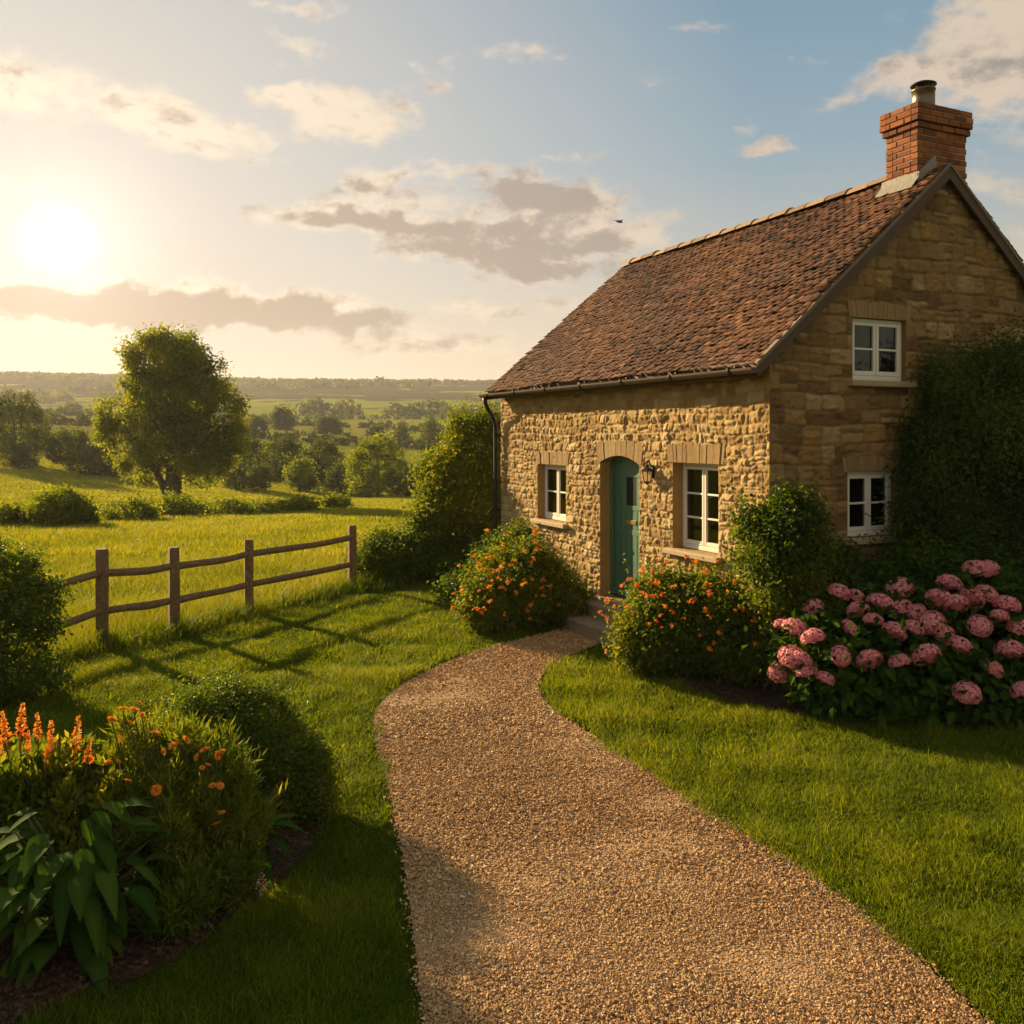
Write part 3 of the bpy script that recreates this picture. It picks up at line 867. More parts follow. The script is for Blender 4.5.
def build_chimney():
    ch = empty('chimney'); ch.parent = cottage
    s0, s1, t0, t1 = 2.40, 3.27, .12, .60
    zb, zc, zt = 5.45, 6.50, 6.80
    core = MB()
    core.box((s0 + .012, t0 + .012, zb), (s1 - .012, t1 - .012, zt - .03))
    core.box((s0 - .043, t0 - .043, zc + .082), (s1 + .043, t1 + .043, zt - .012))
    core.build('mortar', M_MORTAR, ch)
    r = np.random.default_rng(4)
    def course(b, z, h, a0, a1, c0, c1, shift):
        bl, bd = .215, .10
        for side in range(4):
            horiz = side < 2
            L = (a1 - a0) if horiz else (c1 - c0)
            lo, hi = (a0, a1) if horiz else (c0 + bd, c1 - bd)
            p = lo - (bl / 2 if shift else 0)
            while p < hi - .01:
                q0, q1 = max(p, lo), min(p + bl - .011, hi)
                if q1 - q0 > .025:
                    j = r.normal(0, .0025)
                    tn = np.clip(r.normal(.5, .24), 0, 1)
                    if side == 0: b.box((q0, c0 + j, z), (q1, c0 + bd, z + h), tn, bev=.004)
                    if side == 1: b.box((q0, c1 - bd, z), (q1, c1 + j, z + h), tn, bev=.004)
                    if side == 2: b.box((a0 + j, q0 + .005, z), (a0 + bd, q1, z + h), tn, bev=.004)
                    if side == 3: b.box((a1 - bd, q0 + .005, z), (a1 + j, q1, z + h), tn, bev=.004)
                p += bl
    b = MB(); z = zb; k = 0
    while z < zc - .02:
        course(b, z, .063, s0, s1, t0, t1, k % 2); z += .075; k += 1
    b.build('brick_stack', M_BRICK, ch)
    b = MB()
    z = zc
    for k, o in enumerate((.03, .055, .055, .055)):
        course(b, z, .064, s0 - o, s1 + o, t0 - o, t1 + o, k % 2); z += .075
    b.build('brick_cap', M_BRICK, ch)
    cx, cyy = (s0 + s1) / 2 - .05, (t0 + t1) / 2
    p = MB(); p.lathe([(.20, zt - .03), (.17, zt + .03), (.135, zt + .035), (.135, zt + .27), (.145, zt + .275), (.145, zt + .29), (.11, zt + .29), (.11, zt)], (cx, cyy, 0), 24)
    p.build('flue_pipe', M_STEEL, ch, True)
    q = MB(); q.lathe([(.0, zt + .395), (.08, zt + .39), (.15, zt + .36), (.155, zt + .345), (.0, zt + .35)], (cx, cyy, 0), 24)
    for a in range(4):
        q.tube([(cx + .11 * math.cos(a * 1.57), cyy + .11 * math.sin(a * 1.57), zt + .27), (cx + .11 * math.cos(a * 1.57), cyy + .11 * math.sin(a * 1.57), zt + .36)], .008, 5)
    q.build('cowl', M_IRON, ch, True)
    # lead flashing where the stack meets the tiles
    fl = MB()
    for sgn, s in ((-1, s0),):
        A = s + sgn * .14
        for y_a, y_b in ((t0 - .03, t1 + .06),):
            V = [(s, y_a, roof_z(s) + .13), (s, y_b, roof_z(s) + .13), (s + sgn * .02, y_a, roof_z(s) + .05), (s + sgn * .02, y_b, roof_z(s) + .05), (A, y_a, float(roof_z(A)) + .035), (A, y_b, float(roof_z(A)) + .035)]
            V = [(p[0] + sgn * .004, p[1], p[2]) for p in V]
            fl.add(V, [[0, 2, 3, 1], [2, 4, 5, 3]])
    fl.build('flashing', M_LEAD, ch); fl = MB()
    # stepped flashing on the near face
    pts = []
    for q in np.linspace(s0 - .02, RS + .0, 9): pts.append((q, float(roof_z(q)) + .02 + .10))
    low = [(q, float(roof_z(q)) - .12) for q in np.linspace(RS, s0 - .02, 9)]
    for i in range(8):
        a, c = pts[i], pts[i + 1]
        V = [(a[0], t0 - .008, a[1]), (c[0], t0 - .008, c[1]), (c[0], t0 - .03, c[1] - .14), (a[0], t0 - .03, a[1] - .14)]
        fl.add(V, [[0, 3, 2, 1]])
    fl.build('flashing', M_LEAD, ch)


build_chimney()


def lintel(name, t0, t1, z0, z1, arch, axis, wall_n, ext=.07, proud=.007):
    """row of upright cut stones over an opening; arch = rise of the curved underside"""
    b = MB(); n = max(9, int((t1 - t0 + .14) / .062)); r = np.random.default_rng(int(z0 * 100) + n)
    a, c = t0 - ext, t1 + ext
    e = np.linspace(a, c, n + 1)
    mid = (a + c) / 2; fan = .06
    for i in range(n):
        def low(u):
            f = (u - t0) / (t1 - t0)
            return z0 - (0 if arch == 0 else arch * (2 * np.clip(f, 0, 1) - 1) ** 2)
        u0, u1 = e[i] + .0012, e[i + 1] - .0012
        tp = z1 + r.normal(0, .008) - (.05 * ((u0 + u1) / 2 - mid) ** 2 if arch else .03 * ((u0 + u1) / 2 - mid) ** 2)
        w0, w1 = u0 + (u0 - mid) * fan, u1 + (u1 - mid) * fan
        P = [(u0, low(u0)), (u1, low(u1)), (w1, tp), (w0, tp)]
        pr = proud + r.normal(0, .004)
        if axis == 'y': b.prism(P, (-pr, 0, 0), (0, 1, 0), (0, 0, 1), (1, 0, 0), pr + .13, tint=r.uniform(.2, .9))
        else: b.prism(P, (0, -pr, 0), (1, 0, 0), (0, 0, 1), (0, 1, 0), pr + .13, tint=r.uniform(.2, .9))
    return b.build(name, M_DRESS, cottage)


lintel('lintel', sw_t0, sw_t1, sw_z1 - .002, fr(552, 452)[1], 0, 'y', None)
lintel('door_arch', dr_t0, dr_t1, dr_z1 + .005, fr(620, 441)[1], .11, 'y', None)
lintel('lintel', bw_t0, bw_t1, bw_z1 - .002, fr(695, 444)[1], 0, 'y', None, .09)
lintel('lintel', us0, us1, us_z1 - .002, us_z1 + .19, 0, 'x', None, .06, .005)
lintel('lintel', ls0, ls1, ls_z1 - .002, ls_z1 + .17, 0, 'x', None, .06, .005)


def sill(t0, t1, z, axis, over=.09, out=.10):
    b = MB()
    if axis == 'y': b.box((-out, t0 - over, z - .075), (.28, t1 + over, z - .003), bev=.012)
    else: b.box((t0 - over, -out, z - .075), (t1 + over, .28, z - .003), bev=.012)
    return b


def window(t0, t1, z0, z1, axis, rec, rows, curtain):
    """casement pair set back rec from the wall face"""
    w = empty('window'); w.parent = cottage
    def P(u, d, z): return (d, u, z) if axis == 'y' else (u, d, z)
    fb = MB()
    def bar(u0, u1, za, zb, d0, d1, bev=.006): fb.box(P(u0, d0, za), P(u1, d1, zb), bev=bev)
    f = .045
    zb0 = z0 + .004
    bar(t0 + .003, t0 + f, zb0, z1 - .003, rec, rec + .07); bar(t1 - f, t1 - .003, zb0, z1 - .003, rec, rec + .07)
    bar(t0 + f, t1 - f, z1 - f, z1 - .003, rec + .001, rec + .069); bar(t0 + f, t1 - f, zb0, zb0 + f + .01, rec - .012, rec + .069)
    m = (t0 + t1) / 2
    for a, c in ((t0 + f, m - .002), (m + .002, t1 - f)):       # the two leaves
        st = .042; d0, d1 = rec - .010, rec + .048
        zl, zh = zb0 + f + .012, z1 - f - .002
        bar(a + .002, a + st, zl, zh, d0, d1); bar(c - st, c - .002, zl, zh, d0, d1)
        bar(a + st, c - st, zh - st, zh, d0 + .001, d1 - .001); bar(a + st, c - st, zl, zl + st + .012, d0 + .001, d1 - .001)
        for k in range(1, rows):
            zz = zl + st + (zh - zl - 2 * st) * k / rows
            bar(a + st, c - st, zz - .012, zz + .012, d0 + .008, d1 - .012, .003)
    fb.build('frame', M_WHITE, w)
    g = MB()
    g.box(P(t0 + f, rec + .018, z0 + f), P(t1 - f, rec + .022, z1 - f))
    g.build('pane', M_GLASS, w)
    r = np.random.default_rng(int(z0 * 77))
    for a, c in curtain:
        cb = MB(); n = 26; us = np.linspace(t0 + (t1 - t0) * a, t0 + (t1 - t0) * c, n)
        dd = rec + .16 + .022 * np.sin(np.arange(n) * 1.35 + r.uniform(0, 6))
        V = [P(u, d, z) for z in (z0 + .02, z1 - .02) for u, d in zip(us, dd)]
        cb.add(V, [[i, i + 1, n + i + 1, n + i] for i in range(n - 1)])
        cb.build('curtain', M_CURTAIN, w, True)
    sill(t0, t1, z0, axis).build('sill', M_SILL, w)
    return w


window(*FRONT[0], 'y', .13, 2, [(.80, .97)])
window(*FRONT[2], 'y', .15, 3, [(.72, .97), (.03, .13)])
window(*GABLE[0], 'x', .06, 2, [(.80, .97)])
window(*GABLE[1], 'x', .06, 2, [(.74, .96)])


def build_door():
    d = empty('door'); d.parent = cottage
    t0, t1, z0, z1 = dr_t0, dr_t1, dr_z0, dr_z1
    rec = .20
    arch = .11
    def top(u): return z1 - arch * (2 * np.clip((u - t0) / (t1 - t0), 0, 1) - 1) ** 2
    def frame_piece(b, u0, u1, za, zb, da, db):
        b.box((da, u0, za), (db, u1, zb), bev=.006)
    fb = MB()
    frame_piece(fb, t0 + .002, t0 + .06, z0, z1 + .0, rec - .03, rec + .08)
    frame_piece(fb, t1 - .06, t1 - .002, z0, z1 + .0, rec - .03, rec + .08)
    us = np.linspace(t0 + .06, t1 - .06, 14)
    V = []
    for u in us:
        for dz in (0, -.065):
            for dd in (rec - .028, rec + .078): V.append((dd, u, top(u) + dz + .0))
    Q = []
    for i in range(13):
        k = i * 4
        Q += [[k, k + 4, k + 5, k + 1], [k + 2, k + 3, k + 7, k + 6], [k, k + 2, k + 6, k + 4], [k + 1, k + 5, k + 7, k + 3]]
    fb.add(V, Q)
    # solid above the arch
    fb.box((rec + .0, t0 + .061, z1 - .30), (rec + .02, t1 - .061, z1 + .1))
    fb.build('door_frame', M_GREEN, d)
    # leaf
    lb = MB(); a, c = t0 + .064, t1 - .064; w = c - a
    zl, zh = z0 + .02, z1 - .07
    n = 6; pw = w / n
    L0 = rec + .01
    lb.box((L0 + .012, a, zl), (L0 + .045, c, zh))
    st = .14 * w / .8
    for u0, u1 in ((a, a + st), (c - st, c)):                     # stiles
        lb.box((L0 - .006, u0 + .002, zl), (L0 + .0115, u1 - .002, zh), bev=.004)
    inner0, inner1 = a + st, c - st
    H_ = zh - zl
    for f0, f1 in ((0, .075), (.46, .50), (.64, .675), (.88, .905), (.955, 1.0)):    # rails
        lb.box((L0 - .005, inner0, zl + H_ * f0), (L0 + .0115, inner1, zl + H_ * f1), bev=.004)
    # boarded lower panels
    nb = 4; bw = (inner1 - inner0) / nb
    for k in range(nb):
        for f0, f1 in ((.075, .46), (.50, .64)):
            lb.box((L0 + .001, inner0 + k * bw + .004, zl + H_ * f0), (L0 + .0115, inner0 + (k + 1) * bw - .004, zl + H_ * f1), bev=.005)
    for u0, u1 in ((inner0, inner0 + .16), (inner1 - .16, inner1)):
        lb.box((L0 - .002, u0, zl + H_ * .675), (L0 + .0115, u1, zl + H_ * .88), bev=.004)
    lb.box((L0 - .0, inner0 + .03, zl + H_ * .915), (L0 + .0115, inner1 - .03, zl + H_ * .945), bev=.004)
    # weather board
    lb.box((L0 - .045, a + .01, zl + .02), (L0 - .0065, c - .01, zl + .10), bev=.012)
    lb.build('door_leaf', M_GREEN, d)
    pb = MB(); pb.box((L0 + .002, inner0 + .16, zl + H_ * .675), (L0 + .011, inner1 - .16, zl + H_ * .88)); pb.build('door_pane', simple_mat('door_glass', (.012, .013, .011), .5, spec=.1), d)
    hb = MB()
    hz = zl + H_ * .475
    hb.box((L0 - .012, a + .03, hz - .09), (L0 - .0065, a + .075, hz + .09), bev=.002)
    hb.tube([(L0 - .01, a + .052, hz + .03), (L0 - .06, a + .052, hz + .03)], .011, 8)
    hb.lathe([(0, -.03), (.022, -.022), (.03, 0), (.022, .022), (0, .03)], (L0 - .075, a + .052, hz + .03), 12)
    hb.build('handle', M_BRASS, d, True)
    kb = MB(); m_ = (a + c) / 2
    kb.box((L0 - .012, m_ - .13, zl + H_ * .54), (L0 - .0005, m_ + .13, zl + H_ * .57), bev=.004)
    kb.build('letter_plate', M_BRASS, d)
    # dark hall behind
    th = MB(); th.box((-.05, t0 - .02, z0 - .05), (.30, t1 + .02, z0 - .003), bev=.01); th.build('threshold', M_SILL, d)


build_door()

# steps at the door
stm = simple_mat('worn_step_stone', (.33, .25, .17), .9, noise_amt=.4, bump=.7, bscale=18)
for (out, ta, tb, za, zb) in ((.30, dr_t0 - .05, dr_t1 + .06, .19, dr_z0 - .055), (.66, dr_t0 - .20, dr_t1 + .22, -.05, .187)):
    b = MB()
    n = 15
    us = np.linspace(ta, tb, n)
    dep = out * (1 - .16 * np.abs(2 * (us - ta) / (tb - ta) - 1) ** 4)
    poly = [(.0, ta)] + [(-d_, u) for d_, u in zip(dep, us)] + [(.0, tb)]
    b.prism([(p[0] + .02 * (abs(p[0]) > .1), p[1]) for p in poly], (0, 0, za), (1, 0, 0), (0, 1, 0), (0, 0, 1), zb - za - .03)
    b.prism(poly, (0, 0, zb - .03), (1, 0, 0), (0, 1, 0), (0, 0, 1), .03)
    b.build('doorstep', stm, cottage)

# gutter, brackets and downpipe
def build_gutter():
    b = MB()
    gx, gz = -.31, 3.47; rr = .062
    a = np.linspace(math.pi, 2 * math.pi, 9)
    ys = np.linspace(-.13, HL + .16, 40)
    V = []
    for rad in (rr, rr - .006):
        for y in ys:
            for q in a: V.append((gx + rad * math.cos(q), y, gz + .01 * (y / HL) + rad * math.sin(q)))
    n = len(ys); Q = []
    for s_, flip in ((0, 0), (n * 9, 1)):
        for i in range(n - 1):
            for j in range(8):
                f = [s_ + i * 9 + j, s_ + i * 9 + j + 1, s_ + (i + 1) * 9 + j + 1, s_ + (i + 1) * 9 + j]
                Q.append(f[::-1] if flip else f)
    for i in range(n - 1):
        for j in (0, 8): Q.append([i * 9 + j, (i + 1) * 9 + j, n * 9 + (i + 1) * 9 + j, n * 9 + i * 9 + j])
    for i in (0, n - 1):
        for j in range(8): Q.append([i * 9 + j, i * 9 + j + 1, n * 9 + i * 9 + j + 1, n * 9 + i * 9 + j])
    b.add(V, Q)
    for y in (-.13, HL + .158):          # end caps
        b.prism([(rr * math.cos(q), rr * math.sin(q)) for q in a], (gx, y - .004, gz + .01 * (y / HL)), (1, 0, 0), (0, 0, 1), (0, 1, 0), .008)
    g = b.build('gutter', M_GUTTER, cottage, False)
    for y in np.linspace(.25, HL - .2, 7):
        k = MB()
        aa = np.linspace(math.pi * .95, 2.05 * math.pi, 9)
        zz = gz + .01 * (y / HL)
        V = [(gx + r_ * math.cos(q), yy, zz + r_ * math.sin(q)) for r_ in (rr + .003, rr + .012) for yy in (y - .014, y + .014) for q in aa]
        Q = []
        for j in range(8):
            Q += [[j, j + 1, 10 + j, 9 + j], [18 + j, 27 + j, 28 + j, 19 + j], [j, 18 + j, 19 + j, j + 1], [9 + j, 10 + j, 28 + j, 27 + j]]
        k.add(V, Q)
        k.box((gx + .03, y - .012, zz + .02), (-.21, y + .012, zz + .04))
        k.build('bracket', M_IRON, g)
    d = MB(); y = HL + .03
    pts = [(-.31, y, 3.42), (-.31, y, 3.32), (-.27, y, 3.24), (-.17, y, 3.12), (-.10, y, 3.04), (-.09, y, 2.9), (-.09, y, 1.5), (-.09, y, .12), (-.13, y, .05)]
    d.tube(resample(pts, 40), .036, 10)
    dp = d.build('downpipe', M_IRON, cottage, True)
    for z in (2.75, 1.4):
        c = MB(); c.lathe([(.038, -.03), (.047, -.03), (.047, .03), (.038, .03)], (-.09, y, z), 12); c.box((-.05, y - .02, z - .02), (.01, y + .02, z + .02)); c.build('pipe_clip', M_IRON, dp)


build_gutter()


def build_lantern():
    t, z = fr(653, 474)
    L = empty('wall_lantern', (0, t, z)); L.parent = cottage
    x = -.105; L.scale = (.86, .86, .86)
    b = MB()
    b.box((-.03, -.045, -.06), (.02, .045, .14), bev=.008)                      # back plate
    b.tube(resample([(-.02, 0, .10), (-.07, 0, .19), (-.13, 0, .21), (x, 0, .185), (x, 0, .14)], 14), .010, 6)   # swan neck
    for k in range(6):
        a = k * math.pi / 3
        b.tube([(x + .088 * math.cos(a), .088 * math.sin(a), .045), (x + .052 * math.cos(a), .052 * math.sin(a), -.115)], .006, 5)
    b.lathe([(.0, .15), (.02, .145), (.03, .11), (.09, .07), (.112, .048), (.09, .042), (.0, .045)], (x, 0, 0), 6)
    b.lathe([(.0, -.10), (.058, -.112), (.06, -.125), (.03, -.135), (.012, -.16), (0, -.165)], (x, 0, 0), 6)
    b.build('lantern_frame', M_IRON, L)
    g = MB(); g.lathe([(.082, .044), (.048, -.112)], (x, 0, 0), 6); g.build('lantern_glass', M_LGLASS, L)


build_lantern()


# an inner floor and loft so that the rooms behind the panes read as rooms
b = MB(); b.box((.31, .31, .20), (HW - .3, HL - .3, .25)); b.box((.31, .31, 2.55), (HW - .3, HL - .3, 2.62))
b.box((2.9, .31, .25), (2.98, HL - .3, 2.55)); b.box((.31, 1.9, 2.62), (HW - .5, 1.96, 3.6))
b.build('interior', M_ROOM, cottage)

# ------------------------------------------------------------------ plants: helpers
def leaf_cards(P, Dr, N, L, W, fold=.22, curl=.12):
    """n folded leaves: base, two sides, tip"""
    n = len(P); S = nrm(np.cross(Dr, N)); N = nrm(np.cross(S, Dr))
    L = np.broadcast_to(L, (n,))[:, None]; W = np.broadcast_to(W, (n,))[:, None]
    V = np.stack([P, P + Dr * L * .45 + S * W * .5 + N * fold * W, P + Dr * L - N * curl * L, P + Dr * L * .45 - S * W * .5 + N * fold * W], 1).reshape(-1, 3)
    i = np.arange(n)[:, None] * 4
    return V, np.concatenate([i + np.array([0, 1, 2]), i + np.array([0, 2, 3])])


def broad_leaves(mb, P, Dr, N, L, W, droop, tints, nseg=6, mat=0, wave=.0):
    """curved pointed leaves with a midrib fold"""
    n = len(P); Dr = nrm(Dr); S = nrm(np.cross(Dr, N)); N = nrm(np.cross(S, Dr))
    f = np.linspace(0, 1, nseg + 1)
    wprof = np.sin(np.pi * f ** .75) ** .85 * (1 - .25 * f); wprof[0] = .06; wprof[-1] = 0.01
    L = np.broadcast_to(L, (n,)); W = np.broadcast_to(W, (n,)); droop = np.broadcast_to(droop, (n,))
    V = np.zeros((n, nseg + 1, 3, 3))
    for i in range(nseg + 1):
        c = P + Dr * (L * f[i])[:, None] * (1 - .15 * f[i] * np.minimum(droop, 1)[:, None])
        c = c - np.array([0, 0, 1.0]) * (L * droop * f[i] ** 2 * .7)[:, None]
        for j, sgn in enumerate((-1, 0, 1)):
            up = .16 if sgn else 0
            V[:, i, j] = c + S * (sgn * W * .5 * wprof[i])[:, None] + N * (up * W * wprof[i] + (wave * W * math.sin(i * 2.1 + j) if sgn else 0))[:, None]
    V = V.reshape(n, -1, 3)
    q = []
    for i in range(nseg):
        for j in range(2):
            a = i * 3 + j; q.append([a, a + 1, a + 4, a + 3])
    q = np.array(q)
    k = (nseg + 1) * 3
    Q = (np.arange(n)[:, None, None] * k + q[None]).reshape(-1, 4)
    mb.add(V.reshape(-1, 3), Q, (), np.clip(np.repeat(tints, k) + np.tile(np.tile([-.08, .3, -.08], nseg + 1), n), 0, 1), mat)


def crown(lobes, n, r, shell=.3, bump=.18, bf=3.0, gap=-9.0, gf=1.6, zmin=0.02, inside=.72):
    """points spread through the outer volume of a cluster of ellipsoids; returns points and outward normals"""
    C_ = np.array([l[0] for l in lobes], float); Rr = np.array([l[1] for l in lobes], float)
    w = np.cbrt(Rr.prod(1)) ** 2; w /= w.sum()
    out_P, out_N = [], []
    got = 0
    for _ in range(30):
        m_ = int(n * 1.6)
        k = r.choice(len(lobes), m_, p=w)
        d = nrm(r.normal(size=(m_, 3)))
        fac = (1 - shell * r.random(m_) ** 1.6) * (1 + bump * wn(d * bf + C_[k] * 1.7, 1.0, 0) + bump * .5 * wn(d * bf * 2.7 + C_[k], 1.0, 1))
        P = C_[k] + d * Rr[k] * fac[:, None]
        ok = P[:, 2] > zmin
        for j in range(len(lobes)):
            q = np.linalg.norm((P - C_[j]) / Rr[j], axis=1)
            ok &= (q > inside) | (k == j)
        if gap > -5: ok &= wn(P, gf, 2) + .45 * wn(P, gf * 2.6, 3) > gap
        P = P[ok]; out_P.append(P); out_N.append(nrm(d[ok] / Rr[k][ok])); got += len(P)
        if got >= n: break
    return np.concatenate(out_P)[:n], np.concatenate(out_N)[:n]


def foliage(lobes, n, L, W, r, tint0=.45, tvar=.13, tclump=.2, tf=2.2, up=.35, spread=.75, cull=False, clump=2.6, frac=.72, sprigs=None, slen=4.5, **kw):
    """leaves gathered in clumps, with loose sprigs standing out of the outline"""
    P, O = crown(lobes, n, r, **kw)
    m_ = len(P); K = max(8, m_ // 42)
    pick = r.integers(0, K, m_); inc = r.random(m_) < frac
    cP, cO = P[:K].copy(), O[:K].copy(); ct = r.normal(0, .16, K)
    csz = clump * L * r.uniform(.6, 1.35, K)
    d = r.normal(size=(m_, 3)) * csz[pick][:, None] * .62
    P = np.where(inc[:, None], cP[pick] + d, P); O = np.where(inc[:, None], nrm(cO[pick] + nrm(d) * .8), O)
    tb = np.where(inc, ct[pick], 0)
    # sprigs: short shoots with leaves along them
    ns = (m_ // 260) if sprigs is None else sprigs
    if ns:
        q = r.choice(m_, ns); k = 9
        sdir = nrm(O[q] * .8 + np.array([0, 0, .7]) + r.normal(size=(ns, 3)) * .35)
        f = np.tile(np.linspace(.1, 1, k), ns)
        sp = np.repeat(cP[pick[q]] * .0 + P[q], k, 0) + np.repeat(sdir, k, 0) * (f * L * slen * np.repeat(r.uniform(.5, 1.2, ns), k))[:, None] + r.normal(size=(ns * k, 3)) * L * .25
        P = np.concatenate([P, sp]); O = np.concatenate([O, np.repeat(sdir, k, 0)]); tb = np.concatenate([tb, np.full(ns * k, .08)])
    z0 = kw.get('zmin', .02)
    ok = P[:, 2] > z0
    if cull: ok &= outside_house(P)
    P, O, tb = P[ok], O[ok], tb[ok]
    m_ = len(P)
    N = nrm(O * .7 + np.array([0, 0, up]) + r.normal(size=(m_, 3)) * spread)
    Dr = nrm(np.cross(N, r.normal(size=(m_, 3))) + O * .35 - np.array([0, 0, .25]))
    sz = r.uniform(.6, 1.3, m_)
    V, T_ = leaf_cards(P, Dr, N, L * sz, W * sz)
    t = np.clip(tint0 + tb + r.normal(0, tvar, m_) + tclump * wn(P, tf, 4), 0, 1)
    return V, T_, np.repeat(t, 4), P, O


def stems(mb, base, tips, r0, r1, r, n=5, sag=.0, seg=6):
    for tp in tips:
        a = np.array(base, float); b_ = np.array(tp, float)
        f = np.linspace(0, 1, seg)[:, None]
        mid = r.normal(0, .06, 3) * np.linalg.norm(b_ - a)
        pts = a + (b_ - a) * f + mid * np.sin(f * math.pi) + np.array([0, 0, sag]) * np.sin(f * math.pi)
        mb.tube(pts, np.linspace(r0, r1, seg), n)


def shrub(name, label, cat, lobes, n, L, W, mat, seed, group=None, stem_base=None, stem_r=.02, nst=9, smat=None, **kw):
    """lobes in world coordinates; the thing's base is its Empty"""
    r = np.random.default_rng(seed)
    c = np.array(lobes[0][0], float) if stem_base is None else np.array(stem_base, float)
    gz = kw.pop('ground', 0.0)
    base = np.array([c[0], c[1], gz])
    root = empty(name, base)
    tag(root, label, cat, group)
    cull = kw.get('cull', False)
    nsub = kw.pop('sub', 5)
    extra = []
    for (c_, R_) in lobes:
        for _ in range(nsub):
            d = nrm(r.normal(size=3)); d[2] = abs(d[2]) * .9 - .15 if r.random() < .8 else d[2]
            q = r.uniform(.22, .42)
            extra.append((tuple(np.array(c_) + d * np.array(R_) * r.uniform(.72, .95)), tuple(np.array(R_) * q)))
    lobes = [(c_, tuple(.88 * np.array(R_))) for c_, R_ in lobes] + extra
    V, T_, t, P, O = foliage(lobes, n, L, W, r, **kw)
    mb = MB(); mb.add(V - base, (), T_, t)
    mb.build('foliage', mat, root)
    sb = MB()
    pk = P[r.choice(len(P), min(nst, len(P)), replace=False)]
    tips = base + (pk - base) * .86
    if cull:
        ok = outside_house(tips); tips = tips[ok] if ok.any() else tips[:1] * 0 + base + [0, 0, .2]
    stems(sb, (0, 0, -.03), tips - base, stem_r, stem_r * .25, r)
    sb.build('stem', smat or M_BARK, root, True)
    return root, P, O, base, r


def blossom_mesh(name, kind, r, mat):
    """a small cluster of open flowers"""
    mb = MB()
    if kind == 'cluster':
        k = 7
        C_ = r.normal(0, .018, (k, 3)) * np.array([1, 1, .7])
        for c in C_:
            n = 5; a = np.arange(n) * 2 * np.pi / n + r.random() * 6
            ax = nrm(np.array([0, -.3, .5]) + r.normal(0, .5, 3)); u = nrm(np.cross(ax, [1, .3, .2])); v = np.cross(ax, u)
            Dr = np.cos(a)[:, None] * u + np.sin(a)[:, None] * v + ax * .35
            V, T_ = leaf_cards(np.repeat(c[None], n, 0), nrm(Dr), np.repeat(ax[None], n, 0), .026, .02)
            mb.add(V, (), T_, np.repeat(np.clip(r.normal(.5, .25, n), 0, 1), 4))
    elif kind == 'daisy':
        n = 14; a = np.arange(n) * 2 * np.pi / n
        for ring, (l, tl) in enumerate(((.045, .25), (.035, .6))):
            Dr = np.stack([np.cos(a + ring * .2), np.sin(a + ring * .2), np.full(n, tl)], 1)
            V, T_ = leaf_cards(np.zeros((n, 3)), nrm(Dr), np.tile([0, 0, 1.0], (n, 1)), l, .017)
            mb.add(V, (), T_, np.repeat(np.clip(r.normal(.55, .2, n), 0, 1), 4))
        mb.lathe([(.0, .016), (.010, .013), (.014, .0)], (0, 0, 0), 8, tint=0.0)
    elif kind == 'spike':
        H_ = .30; n = 120
        f = r.random(n); a = r.random(n) * 6.28
        rad = (.046 * (1 - f) ** .7 + .004) * r.uniform(.5, 1.35, n)
        P = np.stack([np.cos(a) * rad * .5, np.sin(a) * rad * .5, f * H_], 1)
        Dr = nrm(np.stack([np.cos(a), np.sin(a), r.uniform(-.1, .7, n)], 1))
        V, T_ = leaf_cards(P, Dr, nrm(np.cross(Dr, r.normal(size=(n, 3)))), .034 * (1.15 - .7 * f), .020 * (1.1 - .5 * f), .3)
        mb.add(V, (), T_, np.repeat(np.clip(.35 + .45 * f + r.normal(0, .15, n), 0, 1), 4))
        mb.tube([(0, 0, -.12), (0, 0, H_)], [.006, .002], 5, tint=.1)
    elif kind == 'mophead':
        n = 260                               # florets over a flattened ball
        d = nrm(r.normal(size=(n, 3))); d[:, 2] = np.abs(d[:, 2]) * 1.25 - .35; d = nrm(d)
        rr = .098 * (1 + r.normal(0, .035, n))
        c = d * rr[:, None] * np.array([1, 1, .74])
        for q in range(4):
            u = nrm(np.cross(d, np.array([.3, .9, .2]))); v = np.cross(d, u)
            ph = q * math.pi / 2 + r.random(n) * .4 + np.arange(n)
            Dr = nrm(np.cos(ph)[:, None] * u + np.sin(ph)[:, None] * v + d * r.uniform(.05, .5, n)[:, None])
            V, T_ = leaf_cards(c, Dr, d, .0165, .016, .10, .05)
            mb.add(V, (), T_, np.repeat(np.clip(r.normal(.5, .2, n) + .18 * d[:, 2], 0, 1), 4))
        mb.lathe([(0, -.055), (.05, -.03), (.075, .0), (.06, .03), (0, .05)], (0, 0, 0), 10, tint=.3)
    return mesh_np(name, np.concatenate(mb.V), ([np.concatenate(mb.Q)] if mb.Q else []) + [np.concatenate(mb.T)], {'tint': np.concatenate(mb.t)}, [mat], None, False)


rb_ = np.random.default_rng(21)
ME_CORAL = [blossom_mesh('blossom_cluster', 'cluster', rb_, M_CORAL) for _ in range(3)]
ME_ORANGE = [blossom_mesh('blossom', 'cluster', rb_, M_ORANGE) for _ in range(3)]
ME_DAISY = [blossom_mesh('bloom', 'daisy', rb_, M_ORANGE) for _ in range(2)]
ME_SPIKE = [blossom_mesh('flower_spike', 'spike', rb_, M_ORANGE) for _ in range(3)]
ME_MOP = [blossom_mesh('flower_head', 'mophead', rb_, M_PINK) for _ in range(4)]


def put(name, meshes, parent, p, r, scale=1.0, tilt=.4, rz=None):
    o = link(name, meshes[r.integers(len(meshes))], parent)
    o.location = p; o.rotation_euler = (r.normal(0, tilt), r.normal(0, tilt), r.random() * 6.28 if rz is None else rz)
    o.scale = (scale,) * 3
    return o


